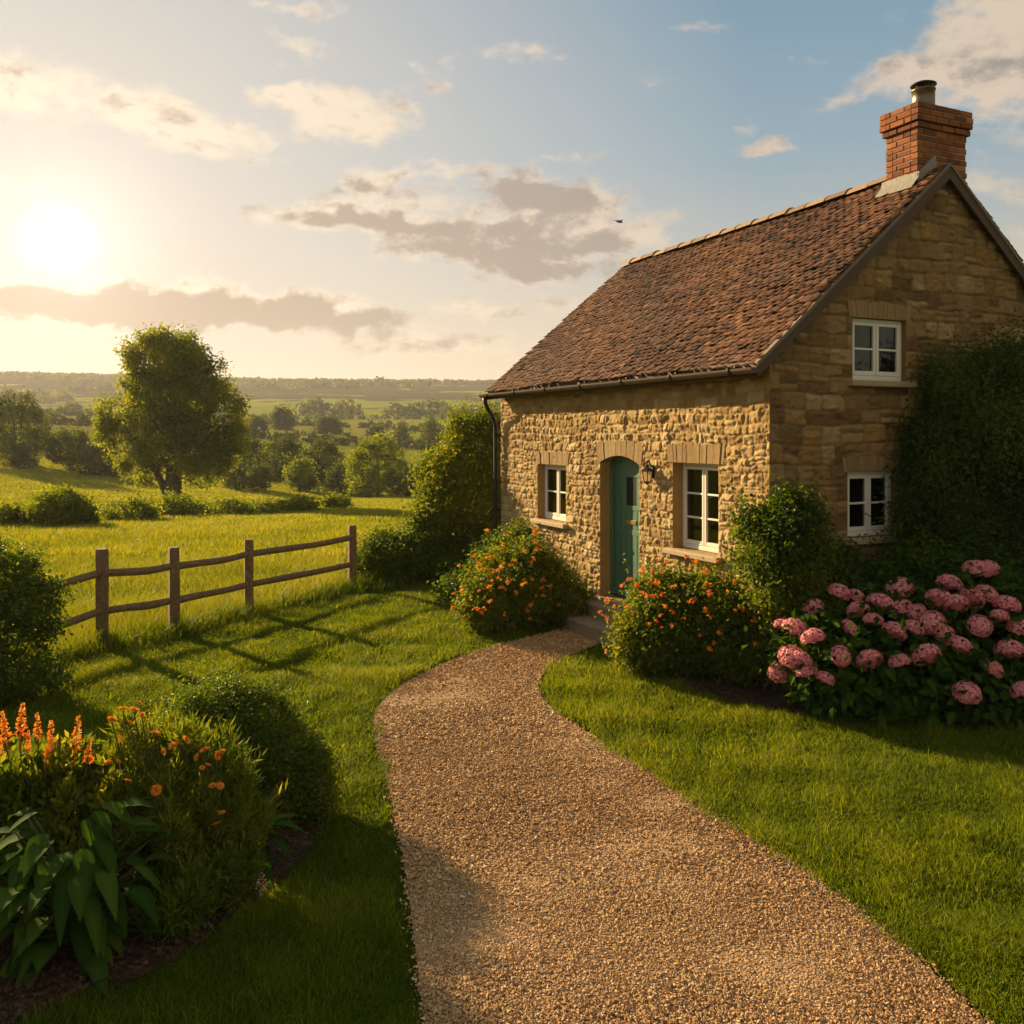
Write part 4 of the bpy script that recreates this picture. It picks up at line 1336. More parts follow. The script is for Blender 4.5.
def front_points(P, r, cell=7.0):
    """the points that stand foremost in their part of the bush, where blossom opens to the light"""
    px, py = project(P); key = np.floor(px / cell).astype(int) * 10000 + np.floor(py / cell).astype(int)
    o = np.lexsort((P[:, 1], key)); first = np.r_[True, np.diff(key[o]) != 0]
    return o[first]


def project(P):
    return 512 + F * P[:, 0] / P[:, 1], HZ - F * (P[:, 2] - EYE) / P[:, 1]


# ------------------------------------------------------------------ garden shrubs around the house
# left of the door
def lob(px, py, Y, rx, rz, ry=None):
    """ellipsoid lobe centred on pixel (px,py) at depth Y"""
    return ((px - 512) / F * Y, Y, EYE - (py - HZ) / F * Y), (rx, ry or rx, rz)


root, P, O, base, r = shrub('flowering_shrub', 'rounded shrub of orange blossom left of the green door', 'shrub',
    [lob(522, 594, 12.9, .62, .54), lob(498, 602, 12.6, .42, .44), lob(552, 596, 13.1, .44, .54), lob(508, 572, 13.0, .40, .32), lob(486, 612, 12.5, .30, .30), lob(568, 608, 13.0, .28, .38), lob(532, 562, 13.2, .30, .26)],
    30000, .055, .032, M_GOLD, 31, stem_base=(.14, 12.9, 0), cull=True, tint0=.42)
px, py = project(P)
c = front_points(P, r); c = c[(px[c] < 560) & (py[c] < 618)]
for i in r.choice(c, 52, replace=False): put('blossom_cluster', ME_CORAL if r.random() < .35 else ME_ORANGE, root, P[i] + O[i] * .02 + [0, -.03, 0] - base, r, r.uniform(.55, 1.15))

root, P, O, base, r = shrub('flowering_shrub', 'wide shrub of orange blossom between the green door and the house corner', 'shrub',
    [lob(690, 630, 10.25, .72, .55, .5), lob(656, 640, 10.3, .42, .46, .4), lob(735, 630, 10.0, .46, .55, .4), lob(670, 605, 10.4, .42, .36, .35), lob(705, 600, 10.35, .42, .32, .33), lob(640, 655, 10.3, .24, .24), lob(745, 655, 9.8, .36, .32, .3)],
    34000, .05, .03, M_GOLD, 32, stem_base=(2.04, 10.2, 0), cull=True, tint0=.36)
px, py = project(P)
c = front_points(P, r); c = c[(py[c] < 650) & (px[c] < 765)]
for i in r.choice(c, 62, replace=False): put('blossom_cluster', ME_CORAL if r.random() < .5 else ME_ORANGE, root, P[i] + O[i] * .02 + [0, -.03, 0] - base, r, r.uniform(.5, 1.05))

# climbing shrub on the house corner
shrub('climbing_shrub', 'leafy climber growing up the sunlit corner of the stone cottage', 'climber',
    [lob(785, 542, 9.45, .36, .40, .3), lob(765, 520, 9.6, .27, .22, .25), lob(800, 522, 9.55, .28, .28, .28), lob(780, 585, 9.45, .36, .40, .3), lob(750, 535, 9.9, .18, .18, .15), lob(815, 555, 9.5, .20, .26, .22), lob(788, 503, 9.6, .20, .16, .18), lob(748, 570, 9.8, .14, .24, .15), lob(800, 625, 9.4, .38, .4, .3)],
    17000, .05, .034, M_GOLD, 33, stem_base=(2.85, 9.55, 0), cull=True, tint0=.38, tclump=.28, shell=.55, bump=.28, gap=-.35, gf=4.5)

# dark tree against the gable on the right
shrub('evergreen_bush', 'tall dark bush covering the right side of the gable wall', 'bush',
    [lob(985, 450, 10.5, .75, .62, .5), lob(950, 400, 10.6, .34, .42, .35), lob(1010, 370, 10.7, .45, .42, .4), lob(940, 470, 10.4, .50, .50, .4), lob(960, 530, 10.3, .62, .55, .4), lob(1050, 430, 10.9, .8, .85, .6), lob(1040, 540, 10.4, .9, .7, .6), lob(925, 440, 10.5, .28, .34, .25), lob(990, 600, 10.1, .8, .6, .4), lob(1080, 620, 10.2, .9, .8, .6), lob(935, 372, 10.75, .2, .14, .2), lob(925, 515, 10.35, .34, .4, .3)],
    100000, .055, .026, M_DARK, 34, stem_base=(5.6, 10.6, 0), cull=True, stem_r=.05, nst=16, tint0=.5, tclump=.38, tf=2.6, shell=.5, bump=.32, bf=2.5, clump=4.0, gap=-.75, gf=2.6, slen=7)

shrub('low_shrub', 'low shaded green shrub growing below the lower gable window', 'shrub',
    [lob(880, 590, 9.9, .55, .34, .25), lob(930, 580, 10.0, .5, .36, .25), lob(845, 600, 9.75, .35, .36, .2), lob(905, 560, 10.05, .25, .2, .2)],
    14000, .06, .036, M_SHRUB, 35, stem_base=(4.0, 9.9, 0), cull=True, tint0=.35)
shrub('low_shrub', 'small dark shrub tucked between the corner climber and the gable window', 'shrub',
    [lob(838, 570, 9.8, .22, .30, .18), lob(832, 610, 9.6, .3, .34, .2)], 6000, .05, .034, M_DARK, 36, stem_base=(3.45, 9.62, 0), cull=True, tint0=.55)

# hydrangea
def build_hydrangea():
    lobes = [lob(885, 655, 9.0, .85, .50, .55), lob(960, 645, 9.1, .80, .62, .55), lob(825, 660, 8.9, .45, .45, .4), lob(1020, 640, 9.2, .7, .62, .5), lob(900, 620, 9.2, .6, .38, .4), lob(985, 600, 9.3, .45, .35, .4), lob(860, 690, 8.8, .6, .3, .4), lob(970, 695, 8.75, .8, .32, .4)]
    r = np.random.default_rng(41)
    base = np.array([4.0, 9.1, 0]); root = empty('hydrangea', base)
    tag(root, 'large hydrangea bush with pink flower heads in front of the gable', 'hydrangea')
    P, O = crown(lobes, 2600, r, shell=.35, bump=.12, zmin=.04)
    ok = outside_house(P); P, O = P[ok], O[ok]
    mb = MB(); m_ = len(P)
    N = nrm(O * .9 + [0, 0, .5] + r.normal(size=(m_, 3)) * .45)
    Dr = nrm(np.cross(N, r.normal(size=(m_, 3))) + O * .8 - np.array([0, 0, .3]))
    sz = r.uniform(.7, 1.2, m_)
    broad_leaves(mb, P - base, Dr, N, .13 * sz, .085 * sz, r.uniform(.1, .6, m_), np.clip(.4 + r.normal(0, .25, m_), 0, 1), 5)
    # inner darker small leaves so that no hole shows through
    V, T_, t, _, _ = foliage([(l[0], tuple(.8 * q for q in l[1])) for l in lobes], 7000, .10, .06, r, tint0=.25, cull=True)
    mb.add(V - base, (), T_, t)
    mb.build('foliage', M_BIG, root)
    heads = [(812, 607), (838, 592), (855, 596), (782, 625), (794, 628), (812, 637), (800, 660), (840, 655), (868, 660), (898, 661), (824, 678), (792, 657), (778, 672), (806, 671),
             (857, 610), (880, 604), (872, 620), (900, 607), (915, 612), (893, 631), (912, 628), (938, 600), (955, 604), (943, 633), (957, 646), (978, 625), (990, 668), (965, 692), (1008, 650),
             (975, 570), (987, 568), (970, 598), (985, 594), (1005, 605), (998, 616), (948, 584), (1018, 628), (930, 622), (848, 628), (898, 588), (925, 655), (1020, 690), (1035, 660), (1040, 610)]
    sb = MB()
    for (hx, hy) in heads:
        # depth: where the sight line meets the front of the bush
        best = None
        for Y in np.arange(8.0, 10.2, .03):
            p = np.array([(hx - 512) / F * Y, Y, EYE - (hy - HZ) / F * Y])
            if any((((p - np.array(c)) / (np.array(rr) * 1.05)) ** 2).sum() < 1 for c, rr in lobes): best = p; break
        if best is None: best = np.array([(hx - 512) / F * 9.15, 9.15, EYE - (hy - HZ) / F * 9.15])
        o = put('flower_head', ME_MOP, root, best - base - np.array([0, .03, 0]), r, r.uniform(.85, 1.35), .25)
        o.rotation_euler[0] = .45 + r.normal(0, .2)
        sb.tube(resample([best - base, best - base + [0, .06, -.1], (best - base) * .5 + [0, 0, -.05], (r.normal(0, .1), r.normal(0, .08), -.02)], 8), .006, 5)
    sb.build('stem', M_STEM, root, True)


build_hydrangea()

# left of the house
shrub('tall_shrub', 'tall sunlit shrub at the far end of the cottage beside the downpipe', 'shrub',
    [lob(470, 500, 17.6, .95, 1.0, .8), lob(478, 455, 17.9, .62, .60, .6), lob(448, 485, 17.5, .55, .55, .5), lob(490, 430, 18.0, .38, .42, .4), lob(455, 540, 17.4, .75, .70, .6), lob(495, 540, 17.5, .7, .8, .5), lob(440, 515, 17.4, .42, .42, .4), lob(447, 468, 17.6, .48, .50, .45), lob(434, 528, 17.3, .46, .60, .45), lob(462, 435, 17.9, .40, .38, .4)],
    34000, .075, .045, M_GOLD, 51, stem_base=(-.85, 17.6, 0), cull=True, stem_r=.05, tint0=.5, bump=.2)
shrub('garden_hedge', 'clipped dark hedge between the last fence post and the cottage shrub', 'hedge',
    [lob(378, 562, 16.8, .42, .52, .45), lob(400, 560, 16.7, .42, .55, .45), lob(422, 560, 16.8, .42, .56, .45), lob(440, 566, 16.9, .38, .5, .45), lob(365, 572, 16.9, .3, .4, .4), lob(450, 580, 16.6, .4, .4, .4)],
    26000, .055, .034, M_SHRUB, 52, stem_base=(-2.1, 16.8, 0), tint0=.42, bump=.14)
shrub('low_shrub', 'low green shrub filling the gap between hedge and orange blossom', 'shrub',
    [lob(505, 560, 14.9, .5, .42, .4), lob(525, 545, 15.2, .34, .36, .3), lob(480, 585, 14.6, .42, .34, .4), lob(462, 592, 14.5, .35, .26, .3)],
    15000, .06, .036, M_SHRUB, 53, stem_base=(-.25, 14.9, 0), cull=True, tint0=.42)
shrub('edge_shrub', 'dark shrub at the left edge hiding the end of the rail fence', 'shrub',
    [lob(5, 640, 9.6, .55, .55, .5), lob(-20, 600, 9.6, .55, .55, .5), lob(25, 600, 9.5, .35, .34, .3), lob(15, 575, 9.7, .3, .28, .3), lob(40, 620, 9.4, .24, .3, .25), lob(-60, 640, 9.6, .7, .7, .6), lob(15, 680, 9.3, .5, .32, .4), lob(-30, 560, 9.8, .4, .3, .4), lob(50, 590, 9.5, .16, .18, .2)],
    26000, .045, .026, M_SHRUB, 54, stem_base=(-5.4, 9.6, 0), tint0=.40, bump=.25, shell=.4)

# ------------------------------------------------------------------ flower bed, front left
shrub('box_bush', 'small leaved rounded green bush on the far side of the flower bed', 'bush',
    [lob(240, 745, 6.7, .50, .46, .45), lob(222, 715, 6.8, .34, .28, .32), lob(265, 760, 6.6, .40, .36, .36), lob(200, 735, 6.8, .28, .32, .28), lob(252, 722, 6.75, .3, .26, .28)],
    36000, .028, .017, M_SHRUB, 61, stem_base=(-2.0, 6.7, 0), tint0=.45, bump=.3, shell=.5, gap=-.62, gf=5.5, slen=6, sprigs=220)
shrub('box_bush', 'low spreading green bush at the right tip of the flower bed', 'bush',
    [lob(296, 785, 6.45, .28, .28, .26), lob(310, 770, 6.5, .17, .2, .2), lob(282, 800, 6.35, .2, .22, .2)],
    14000, .028, .017, M_SHRUB, 62, stem_base=(-1.52, 6.45, 0), tint0=.38, bump=.2)


def feathery(name, label, cat, base, lobes, n, seed, mat, L=.075, W=.012, blooms=(), mesh=None, bs=1.0, tint0=.5, nst=40):
    r = np.random.default_rng(seed); base = np.array(base, float)
    root = empty(name, base); tag(root, label, cat)
    sub = []
    for (c_, R_) in lobes:
        for _ in range(6):
            d = nrm(r.normal(size=3)); d[2] = abs(d[2]); q = r.uniform(.22, .5)
            sub.append((tuple(np.array(c_) + d * np.array(R_) * r.uniform(.8, 1.1)), tuple(np.array(R_) * np.array([q * .7, q * .7, q * 1.1]))))
    P, O = crown([(c_, tuple(.86 * np.array(R_))) for c_, R_ in lobes] + sub, n, r, shell=.65, bump=.3, bf=4, zmin=.03, inside=.55, gap=-.7, gf=7.0)
    # loose shoots above the outline
    ns = n // 120; q_ = r.choice(len(P), ns); sdir = nrm(O[q_] * .5 + np.array([0, 0, .9]) + r.normal(size=(ns, 3)) * .3)
    ff = np.tile(np.linspace(.1, 1, 10), ns)
    P = np.concatenate([P, np.repeat(P[q_], 10, 0) + np.repeat(sdir, 10, 0) * (ff * np.repeat(r.uniform(.08, .22, ns), 10))[:, None] + r.normal(size=(ns * 10, 3)) * .012]); O = np.concatenate([O, np.repeat(sdir, 10, 0)])
    m_ = len(P)
    Dr = nrm(O * .5 + np.array([0, 0, .75]) + r.normal(size=(m_, 3)) * .55)
    N = nrm(np.cross(Dr, r.normal(size=(m_, 3))))
    sz = r.uniform(.6, 1.3, m_)
    V, T_ = leaf_cards(P - base, Dr, N, L * sz, W * sz, .2, -.1)
    mb = MB(); mb.add(V, (), T_, np.repeat(np.clip(tint0 + r.normal(0, .17, m_) + .15 * wn(P, 5, 3), 0, 1), 4))
    mb.build('foliage', mat, root)
    sb = MB()
    k = P[r.choice(m_, nst)] - base
    stems(sb, (0, 0, -.02), k, .007, .003, r, 4, .04, 6)
    for (bx, by, Y) in blooms:
        Y = Y - (.18 if mesh is not ME_SPIKE else .1)
        p = np.array([(bx - 512) / F * Y, Y, EYE - (by - HZ) / F * Y])
        put(mesh[0].name.split('.')[0], mesh, root, p - base, r, bs * r.uniform(.55, 1.15), .6 if mesh is not ME_SPIKE else .16)
        q = p - base
        sb.tube(resample([q + [0, 0, -.01], q + [0, .01, -.15], q * .75 + [0, 0, -.1], q * .3], 7), [.004, .004, .004, .005, .006, .006, .006], 4)
    sb.build('stem', M_STEM, root)
    return root


feathery('flower_clump', 'bushy clump with tall spikes of orange flowers at the left edge', 'flowers', (-2.85, 5.35, .03),
    [lob(20, 815, 5.3, .36, .30, .3), lob(70, 810, 5.3, .30, .30, .28), lob(-30, 815, 5.3, .3, .32, .3), lob(100, 830, 5.25, .24, .28, .24), lob(50, 860, 5.2, .5, .32, .35), lob(30, 785, 5.35, .25, .15, .22), lob(90, 795, 5.35, .2, .16, .2)],
    15000, 71, M_GOLD, .06, .026, [(20, 738, 5.3), (7, 742, 5.25), (38, 738, 5.35), (52, 752, 5.3), (75, 752, 5.3), (-12, 735, 5.35), (88, 754, 5.25), (28, 752, 5.3), (0, 758, 5.4), (46, 760, 5.25)], ME_SPIKE, .62, .5)
feathery('flower_clump', 'feathery green clump dotted with small orange blooms behind the broad leaves', 'flowers', (-1.95, 5.45, .03),
    [lob(165, 800, 5.45, .36, .34, .32), lob(140, 765, 5.55, .24, .26, .24), lob(195, 790, 5.5, .28, .32, .26), lob(175, 850, 5.35, .46, .32, .34), lob(220, 830, 5.45, .24, .26, .22), lob(130, 840, 5.35, .3, .3, .28), lob(205, 880, 5.3, .28, .2, .24)],
    22000, 72, M_GOLD, .075, .010,
    [(112, 720, 5.5), (123, 709, 5.55), (134, 710, 5.55), (140, 703, 5.6), (130, 723, 5.5), (142, 715, 5.5), (149, 720, 5.5), (120, 740, 5.5), (155, 733, 5.5), (163, 752, 5.45), (178, 742, 5.5), (186, 740, 5.55), (173, 746, 5.5), (197, 757, 5.5), (205, 750, 5.5),
     (208, 765, 5.45), (218, 755, 5.5), (222, 752, 5.5), (202, 768, 5.45), (213, 786, 5.4), (220, 786, 5.4), (156, 790, 5.3), (218, 812, 5.35), (222, 813, 5.35), (217, 824, 5.35), (107, 763, 5.45), (118, 762, 5.45), (100, 762, 5.4), (88, 760, 5.4), (128, 781, 5.3)], ME_DAISY, .8, .55)
feathery('feathery_plant', 'low tuft of fine green leaves over the mulch right of the broad leaves', 'plant', (-1.72, 4.95, .03),
    [lob(178, 905, 4.95, .2, .16, .18), lob(160, 915, 4.9, .14, .13, .14), lob(200, 895, 5.0, .12, .12, .12)], 3800, 73, M_SHRUB, .07, .010, tint0=.5, nst=20)
feathery('feathery_plant', 'small dense green clump beside the strap leaves at the bed edge', 'plant', (-1.55, 5.35, .03),
    [lob(238, 868, 5.3, .14, .14, .14), lob(225, 885, 5.2, .15, .13, .14)], 3600, 74, M_GOLD, .04, .012, tint0=.4, nst=16)


def broad_plant(name, label, base, specs, mat, seed, Ls, Ws, nst=True):
    r = np.random.default_rng(seed); base = np.array(base, float)
    root = empty(name, base); tag(root, label, 'plant')
    sb = MB()
    for az, z, out, pit, L, W, dr in specs:
        d = np.array([math.cos(az), math.sin(az), 0])
        p = d * out + [0, 0, z]
        Dr = nrm(d * math.cos(pit) + np.array([0, 0, math.sin(pit)]))
        Nn = nrm(np.cross(np.cross(Dr, [0, 0, 1.0]), Dr))
        mb = MB()
        broad_leaves(mb, p[None], Dr[None], Nn[None], np.array([L]), np.array([W]), np.array([dr]), np.array([np.clip(r.normal(.45, .25), 0, 1)]), 10, wave=.02)
        mb.build('leaf', mat, root, True)
        sb.tube(resample([(0, 0, -.02), d * out * .35 + [0, 0, z * .6], p, p + Dr * L * .12], 8), [.012, .011, .010, .009, .008, .007, .006, .004], 6)
    sb.build('stem', M_STEM, root, True)


rr_ = np.random.default_rng(81)
specs = []
for k in range(96):
    az = rr_.uniform(-3.4, .5)
    lev = k / 96
    specs.append((az, .06 + .66 * lev + rr_.uniform(-.05, .05), .08 + .30 * (1 - abs(lev - .45)) * rr_.uniform(.3, 1.2), rr_.uniform(-.6, .45), rr_.uniform(.15, .28), rr_.uniform(.085, .145), rr_.uniform(.3, 1.0)))
broad_plant('broad_leaf_plant', 'plant with big pointed dark green leaves in the bottom left corner', (-2.35, 4.80, .03), specs, M_BIG, 82, 0, 0)
specs = []
for k in range(26):
    az = rr_.uniform(-3.2, .8); lev = k / 26
    specs.append((az, .06 + .55 * lev, .08 + .16 * rr_.random(), rr_.uniform(-.2, .6), rr_.uniform(.20, .30), rr_.uniform(.09, .14), rr_.uniform(.5, 1.1)))
broad_plant('broad_leaf_plant', 'darker broad leaved plant cut by the left edge of the picture', (-2.95, 4.95, .03), specs, M_BIG, 83, 0, 0)
specs = [(-.55, .20, .05, .35, .34, .09, .7), (-.15, .26, .06, .4, .34, .085, .6), (-1.0, .18, .06, .1, .32, .09, .9), (.4, .25, .05, .5, .30, .08, .5), (-.8, .30, .05, .6, .28, .08, .8), (-1.6, .16, .05, .1, .26, .08, .9), (1.1, .2, .05, .5, .28, .08, .6)]
broad_plant('strap_leaf_plant', 'plant of long glossy strap leaves arching over the mulch edge', (-1.62, 5.65, .03), specs, M_BIG, 84, 0, 0)

# dry grass stems poking out of the bed
r = np.random.default_rng(85); b = MB()
for k in range(9):
    a = r.uniform(-.6, .9); h = r.uniform(.3, .5)
    b.tube(resample([(0, 0, 0), (math.cos(a) * .06, .02, h * .6), (math.cos(a) * .22, .03, h)], 7), np.linspace(.004, .0012, 7), 4, tint=r.random())
o = b.build('dry_stems', M_STRAW); o.location = (-1.68, 5.75, .42 - .38)
tag(o, 'tuft of dry tan grass stems rising beside the strap leaves', 'grass tuft')

# ------------------------------------------------------------------ fence
fence = empty('rail_fence', POSTS[1])
tag(fence, 'weathered two rail timber fence between the lawn and the meadow', 'fence')
r = np.random.default_rng(91)
FB = np.array(POSTS[1])
PH = [1.28, 1.28, 1.20, 1.15, 1.14]
for p, h in zip(POSTS, PH):
    q = p - FB; b = MB(); w = .066
    a = r.normal(0, .12) + .35
    ca, sa = math.cos(a), math.sin(a)
    rows = []
    for z, k in ((-.1, 1.0), (.3, 1.0), (.7, .985), (h - .03, .97), (h, .86)):
        for (ux, uy) in ((-1, -1), (1, -1), (1, 1), (-1, 1)):
            for e in ((.8, 1.0), ):
                x, y = ux * w * k + r.normal(0, .002), uy * w * k + r.normal(0, .002)
                rows.append((q[0] + x * ca - y * sa + .012 * (z / h) * r.normal(0, .2), q[1] + x * sa + y * ca, z))
    n = 5
    Q = [[i * 4 + j, i * 4 + (j + 1) % 4, (i + 1) * 4 + (j + 1) % 4, (i + 1) * 4 + j] for i in range(n - 1) for j in range(4)] + [[16, 17, 18, 19]]
    b.add(rows, Q)
    b.build('post', M_TIMBER, fence)
RZ = [(.95, .42), (.97, .48), (.93, .46), (.92, .45), (.92, .44)]
for i in range(4):
    for lev in (0, 1):
        A = POSTS[i] - FB + [0, -.0, RZ[i][lev]]; B = POSTS[i + 1] - FB + [0, 0, RZ[i + 1][lev]]
        f = np.linspace(0, 1, 14)[:, None]
        pts = A + (B - A) * f + np.array([0, 0, -.02 if lev == 0 else -.008]) * np.sin(f * math.pi)
        pts[:, 2] += .008 * wn(np.c_[f * 6, f * 0 + i, f * 0 + lev], 1.0, 1)
        b = MB(); b.tube(pts, .050 + .005 * wn(np.c_[f * 9, f * 0 + i * 3, f * 0 + lev], 1.0, 2), 8, squash=1.0)
        b.build('rail', M_TIMBER, fence)

# ------------------------------------------------------------------ trees
def limbs(base, H_, r, spread, n1, trunk_r, fork=.3):
    """tapered trunk with limbs; returns the mesh builder and limb ends"""
    mb = MB(); ends = []
    top = np.array([r.normal(0, .03) * H_, r.normal(0, .03) * H_, H_ * .86])
    f = np.linspace(0, 1, 10)[:, None]
    tr = top * f + np.c_[.02 * H_ * np.sin(f * 4 + 1), .02 * H_ * np.cos(f * 3), 0 * f] * f
    tr[0, 2] -= .15
    rad = trunk_r * (1 - f[:, 0]) ** .8 + .02; rad[0] *= 1.5
    mb.tube(tr, rad, 9)
    for k in range(n1):
        h = fork + (.82 - fork) * k / n1
        i = h * 9; st = tr[int(i)] + (tr[min(9, int(i) + 1)] - tr[int(i)]) * (i % 1)
        a = k * 2.4 + r.uniform(-.4, .4); l = spread * (1 - .55 * (h - fork)) * r.uniform(.75, 1.05)
        e = st + np.array([math.cos(a) * l, math.sin(a) * l, l * r.uniform(.35, .8)])
        g = np.linspace(0, 1, 7)[:, None]
        pts = st + (e - st) * g + np.array([0, 0, .12 * l]) * np.sin(g * math.pi)
        mb.tube(pts, trunk_r * .45 * (1 - h * .6) * (1 - g[:, 0]) + .015, 6); ends.append(e)
        for _ in range(3):
            s2 = pts[r.integers(3, 6)]; e2 = s2 + r.normal(0, .35, 3) * l + np.array([math.cos(a), math.sin(a), .5]) * l * .3
            mb.tube(s2 + (e2 - s2) * np.linspace(0, 1, 4)[:, None], np.linspace(trunk_r * .14, .012, 4), 5); ends.append(e2)
    return mb, ends


def field_tree(name, label, px, by, hpx, wpx, n, seed, cat='tree', mat=None, leafsz=None, group=None, low=.12, gap=-1.25, blobs=11, back=0.0):
    p = ground_hit(px, by); Y = p[1] + back
    p = np.array([(px - 512) / F * Y, Y, H((px - 512) / F * Y, Y)])
    Hh = hpx * Y / F; Rw = wpx * Y / F / 2
    r = np.random.default_rng(seed)
    root = empty(name, p); tag(root, label, cat, group)
    mb, ends = limbs(p, Hh * .86, r, Rw * .48, 6, max(.05, Hh * .028), .18)
    mb.build('trunk', M_BARK, root, True)
    lobes = [((0, 0, Hh * (.5 + low / 2)), (Rw * .72, Rw * .72, Hh * (.5 - low / 2) * .82))]
    for k in range(blobs):
        a = k * 2.4 + r.uniform(-.5, .5); f = r.uniform(0, 1)
        z = Hh * (low + (.12 if low > .05 else .02) + (.74 - low) * f)
        rad = Rw * (.62 if f < .75 else .38) * r.uniform(.7, 1.05)
        s = r.uniform(.30, .44) * min(Rw * 1.1, Hh * .55)
        lobes.append(((math.cos(a) * rad, math.sin(a) * rad, z), (s, s, s * .85)))
    lobes.append(((0, 0, Hh * .86), (Rw * .42, Rw * .42, Hh * .14)))
    sz = leafsz or max(.10, 2.0 * Y / F)
    V, T_, t, _, _ = foliage(lobes, n, sz * 1.3, sz * .85, r, tint0=.45, tclump=.2, tf=3.0 / max(Rw, .5), shell=.45, bump=.16, gap=gap, gf=4.0 / max(Rw, .5), zmin=.02, clump=1.7, sprigs=0)
    c = MB(); c.add(V, (), T_, t); c.build('crown', mat or M_FAR, root)
    return root


def big_tree():
    p = ground_hit(172, 506); Y = p[1]; k = Y / F
    root = empty('oak_tree', p); tag(root, 'large leafy tree standing alone in the meadow above a low hedge', 'tree')
    r = np.random.default_rng(101)
    Hh = 176 * k
    mb = MB()
    def P_(px, py, dy=0.0): return np.array([(px - 172) * k, dy, (506 - py) * k])
    mb.tube(resample([P_(172, 508), P_(172, 495), P_(174, 475), P_(173, 450), P_(174, 420), P_(172, 390), P_(173, 366)], 16), np.r_[.95, .70, .56, .5, .46, .42, .38, .34, .3, .27, .23, .19, .15, .12, .09, .05], 10)
    mb.tube(resample([P_(168, 497), P_(164, 482, -.3), P_(156, 465, -.5), P_(144, 445, -.8), P_(130, 425, -1)], 10), np.linspace(.26, .05, 10), 7)
    for (x0, y0, x1, y1, dy, rr) in ((173, 470, 205, 430, .8, .26), (174, 455, 148, 410, -1.2, .22), (173, 440, 215, 385, 1.5, .22), (173, 430, 140, 375, .8, .2), (173, 410, 200, 365, -1.4, .17), (173, 400, 155, 350, -.6, .15), (172, 455, 225, 425, -1.0, .2), (173, 470, 120, 440, 1.2, .2), (173, 380, 186, 356, .8, .12), (173, 445, 185, 400, -3, .2), (173, 445, 160, 400, 3, .2)):
        a, e = P_(x0, y0), P_(x1, y1, dy)
        g = np.linspace(0, 1, 8)[:, None]
        pts = a + (e - a) * g + np.array([0, 0, .4]) * np.sin(g * 3.14)
        mb.tube(pts, rr * (1 - g[:, 0]) + .03, 6)
        for _ in range(4):
            s2 = pts[r.integers(3, 8)]; e2 = s2 + r.normal(0, .6, 3) + (e - a) * .1
            mb.tube(s2 + (e2 - s2) * np.linspace(0, 1, 4)[:, None], np.linspace(.06, .015, 4), 5)
    mb.build('trunk', M_BARK, root, True)
    L = [(172, 400, 30, 34), (152, 362, 19, 17), (168, 347, 19, 14), (192, 352, 18, 15), (206, 372, 17, 15), (136, 382, 16, 14), (219, 396, 17, 16), (122, 408, 15, 15), (228, 424, 15, 15), (115, 436, 14, 13), (150, 405, 20, 18), (196, 402, 20, 18), (140, 432, 18, 16), (205, 436, 19, 16),
         (175, 432, 22, 20), (236, 444, 11, 11), (128, 462, 14, 12), (217, 462, 16, 12), (152, 458, 16, 13), (190, 460, 16, 12), (178, 375, 20, 18), (104, 424, 8, 9), (236, 406, 9, 9), (141, 478, 10, 8), (206, 478, 11, 8), (138, 452, 17, 14), (112, 414, 13, 14), (150, 440, 18, 15)]
    lobes = []
    for i, (x, y, a, b_) in enumerate(L):
        dep = (a + 6) * k
        for s in ((-1, 1) if a > 18 else (r.choice([-1, 1]),)):
            lobes.append((tuple(P_(x, y, s * r.uniform(.3, .9) * (52 - abs(x - 172)) * k * .6)), (a * k, dep, b_ * k)))
    sub = []
    for (c_, R_) in lobes:
        for _ in range(5):
            d = nrm(r.normal(size=3)); q = r.uniform(.22, .42)
            sub.append((tuple(np.array(c_) + d * np.array(R_) * r.uniform(.75, 1.0)), tuple(np.array(R_) * q)))
    lobes = [(c_, tuple(.92 * np.array(R_))) for c_, R_ in lobes] + sub
    V, T_, t, _, _ = foliage(lobes, 60000, .185, .125, r, tint0=.5, tvar=.15, tclump=.24, tf=1.5, shell=.5, bump=.3, bf=5, gap=-.08, gf=2.3, zmin=1.2, inside=.6, clump=2.3, frac=.88, sprigs=260, slen=2.6)
    c = MB(); c.add(V, (), T_, t); c.build('crown', M_TREE, root)


big_tree()

ft = field_tree
ft('round_tree', 'round tree at the left edge beyond the meadow', 14, 466, 74, 78, 9500, 110, blobs=14, low=.04, gap=-1.3)
ft('field_bush', 'broad bush right of the tree at the left edge', 70, 470, 40, 58, 4200, 111, 'bush', low=.02)
ft('field_bush', 'small bush between the left bushes and the lone meadow tree', 100, 476, 36, 46, 3400, 112, 'bush', low=.02)
ft('field_bush', 'dark bush close behind the right side of the lone tree', 243, 489, 52, 70, 6000, 113, 'bush', low=.0)
ft('field_bush', 'tall bush left of the pale round bush in the hedge line', 283, 484, 44, 56, 4600, 114, 'bush', low=.0, back=4)
ft('field_bush', 'pale round bush at the front of the hedge line', 300, 491, 31, 40, 3600, 115, 'bush', mat=M_TREE, low=.0)
ft('field_bush', 'dark upright bush behind the pale round bush', 322, 486, 43, 48, 4200, 116, 'bush', low=.0, back=5)
ft('round_tree', 'round dense tree in the middle of the hedge line', 378, 497, 62, 80, 10000, 117, mat=M_TREE, low=.0, blobs=12)
ft('field_bush', 'small bush against the left foot of the round hedge line tree', 342, 494, 30, 38, 3200, 118, 'bush', low=.0)
ft('field_bush', 'low bush against the right foot of the round hedge line tree', 412, 496, 30, 46, 3600, 119, 'bush', low=.0)
ft('field_bush', 'low bush half hidden by the tall shrub by the cottage', 438, 496, 30, 46, 3400, 120, 'bush', low=.0)
ft('far_tree', 'round far tree standing on the hillside field above the hedge line', 283, 430, 21, 28, 2200, 121, low=.0)
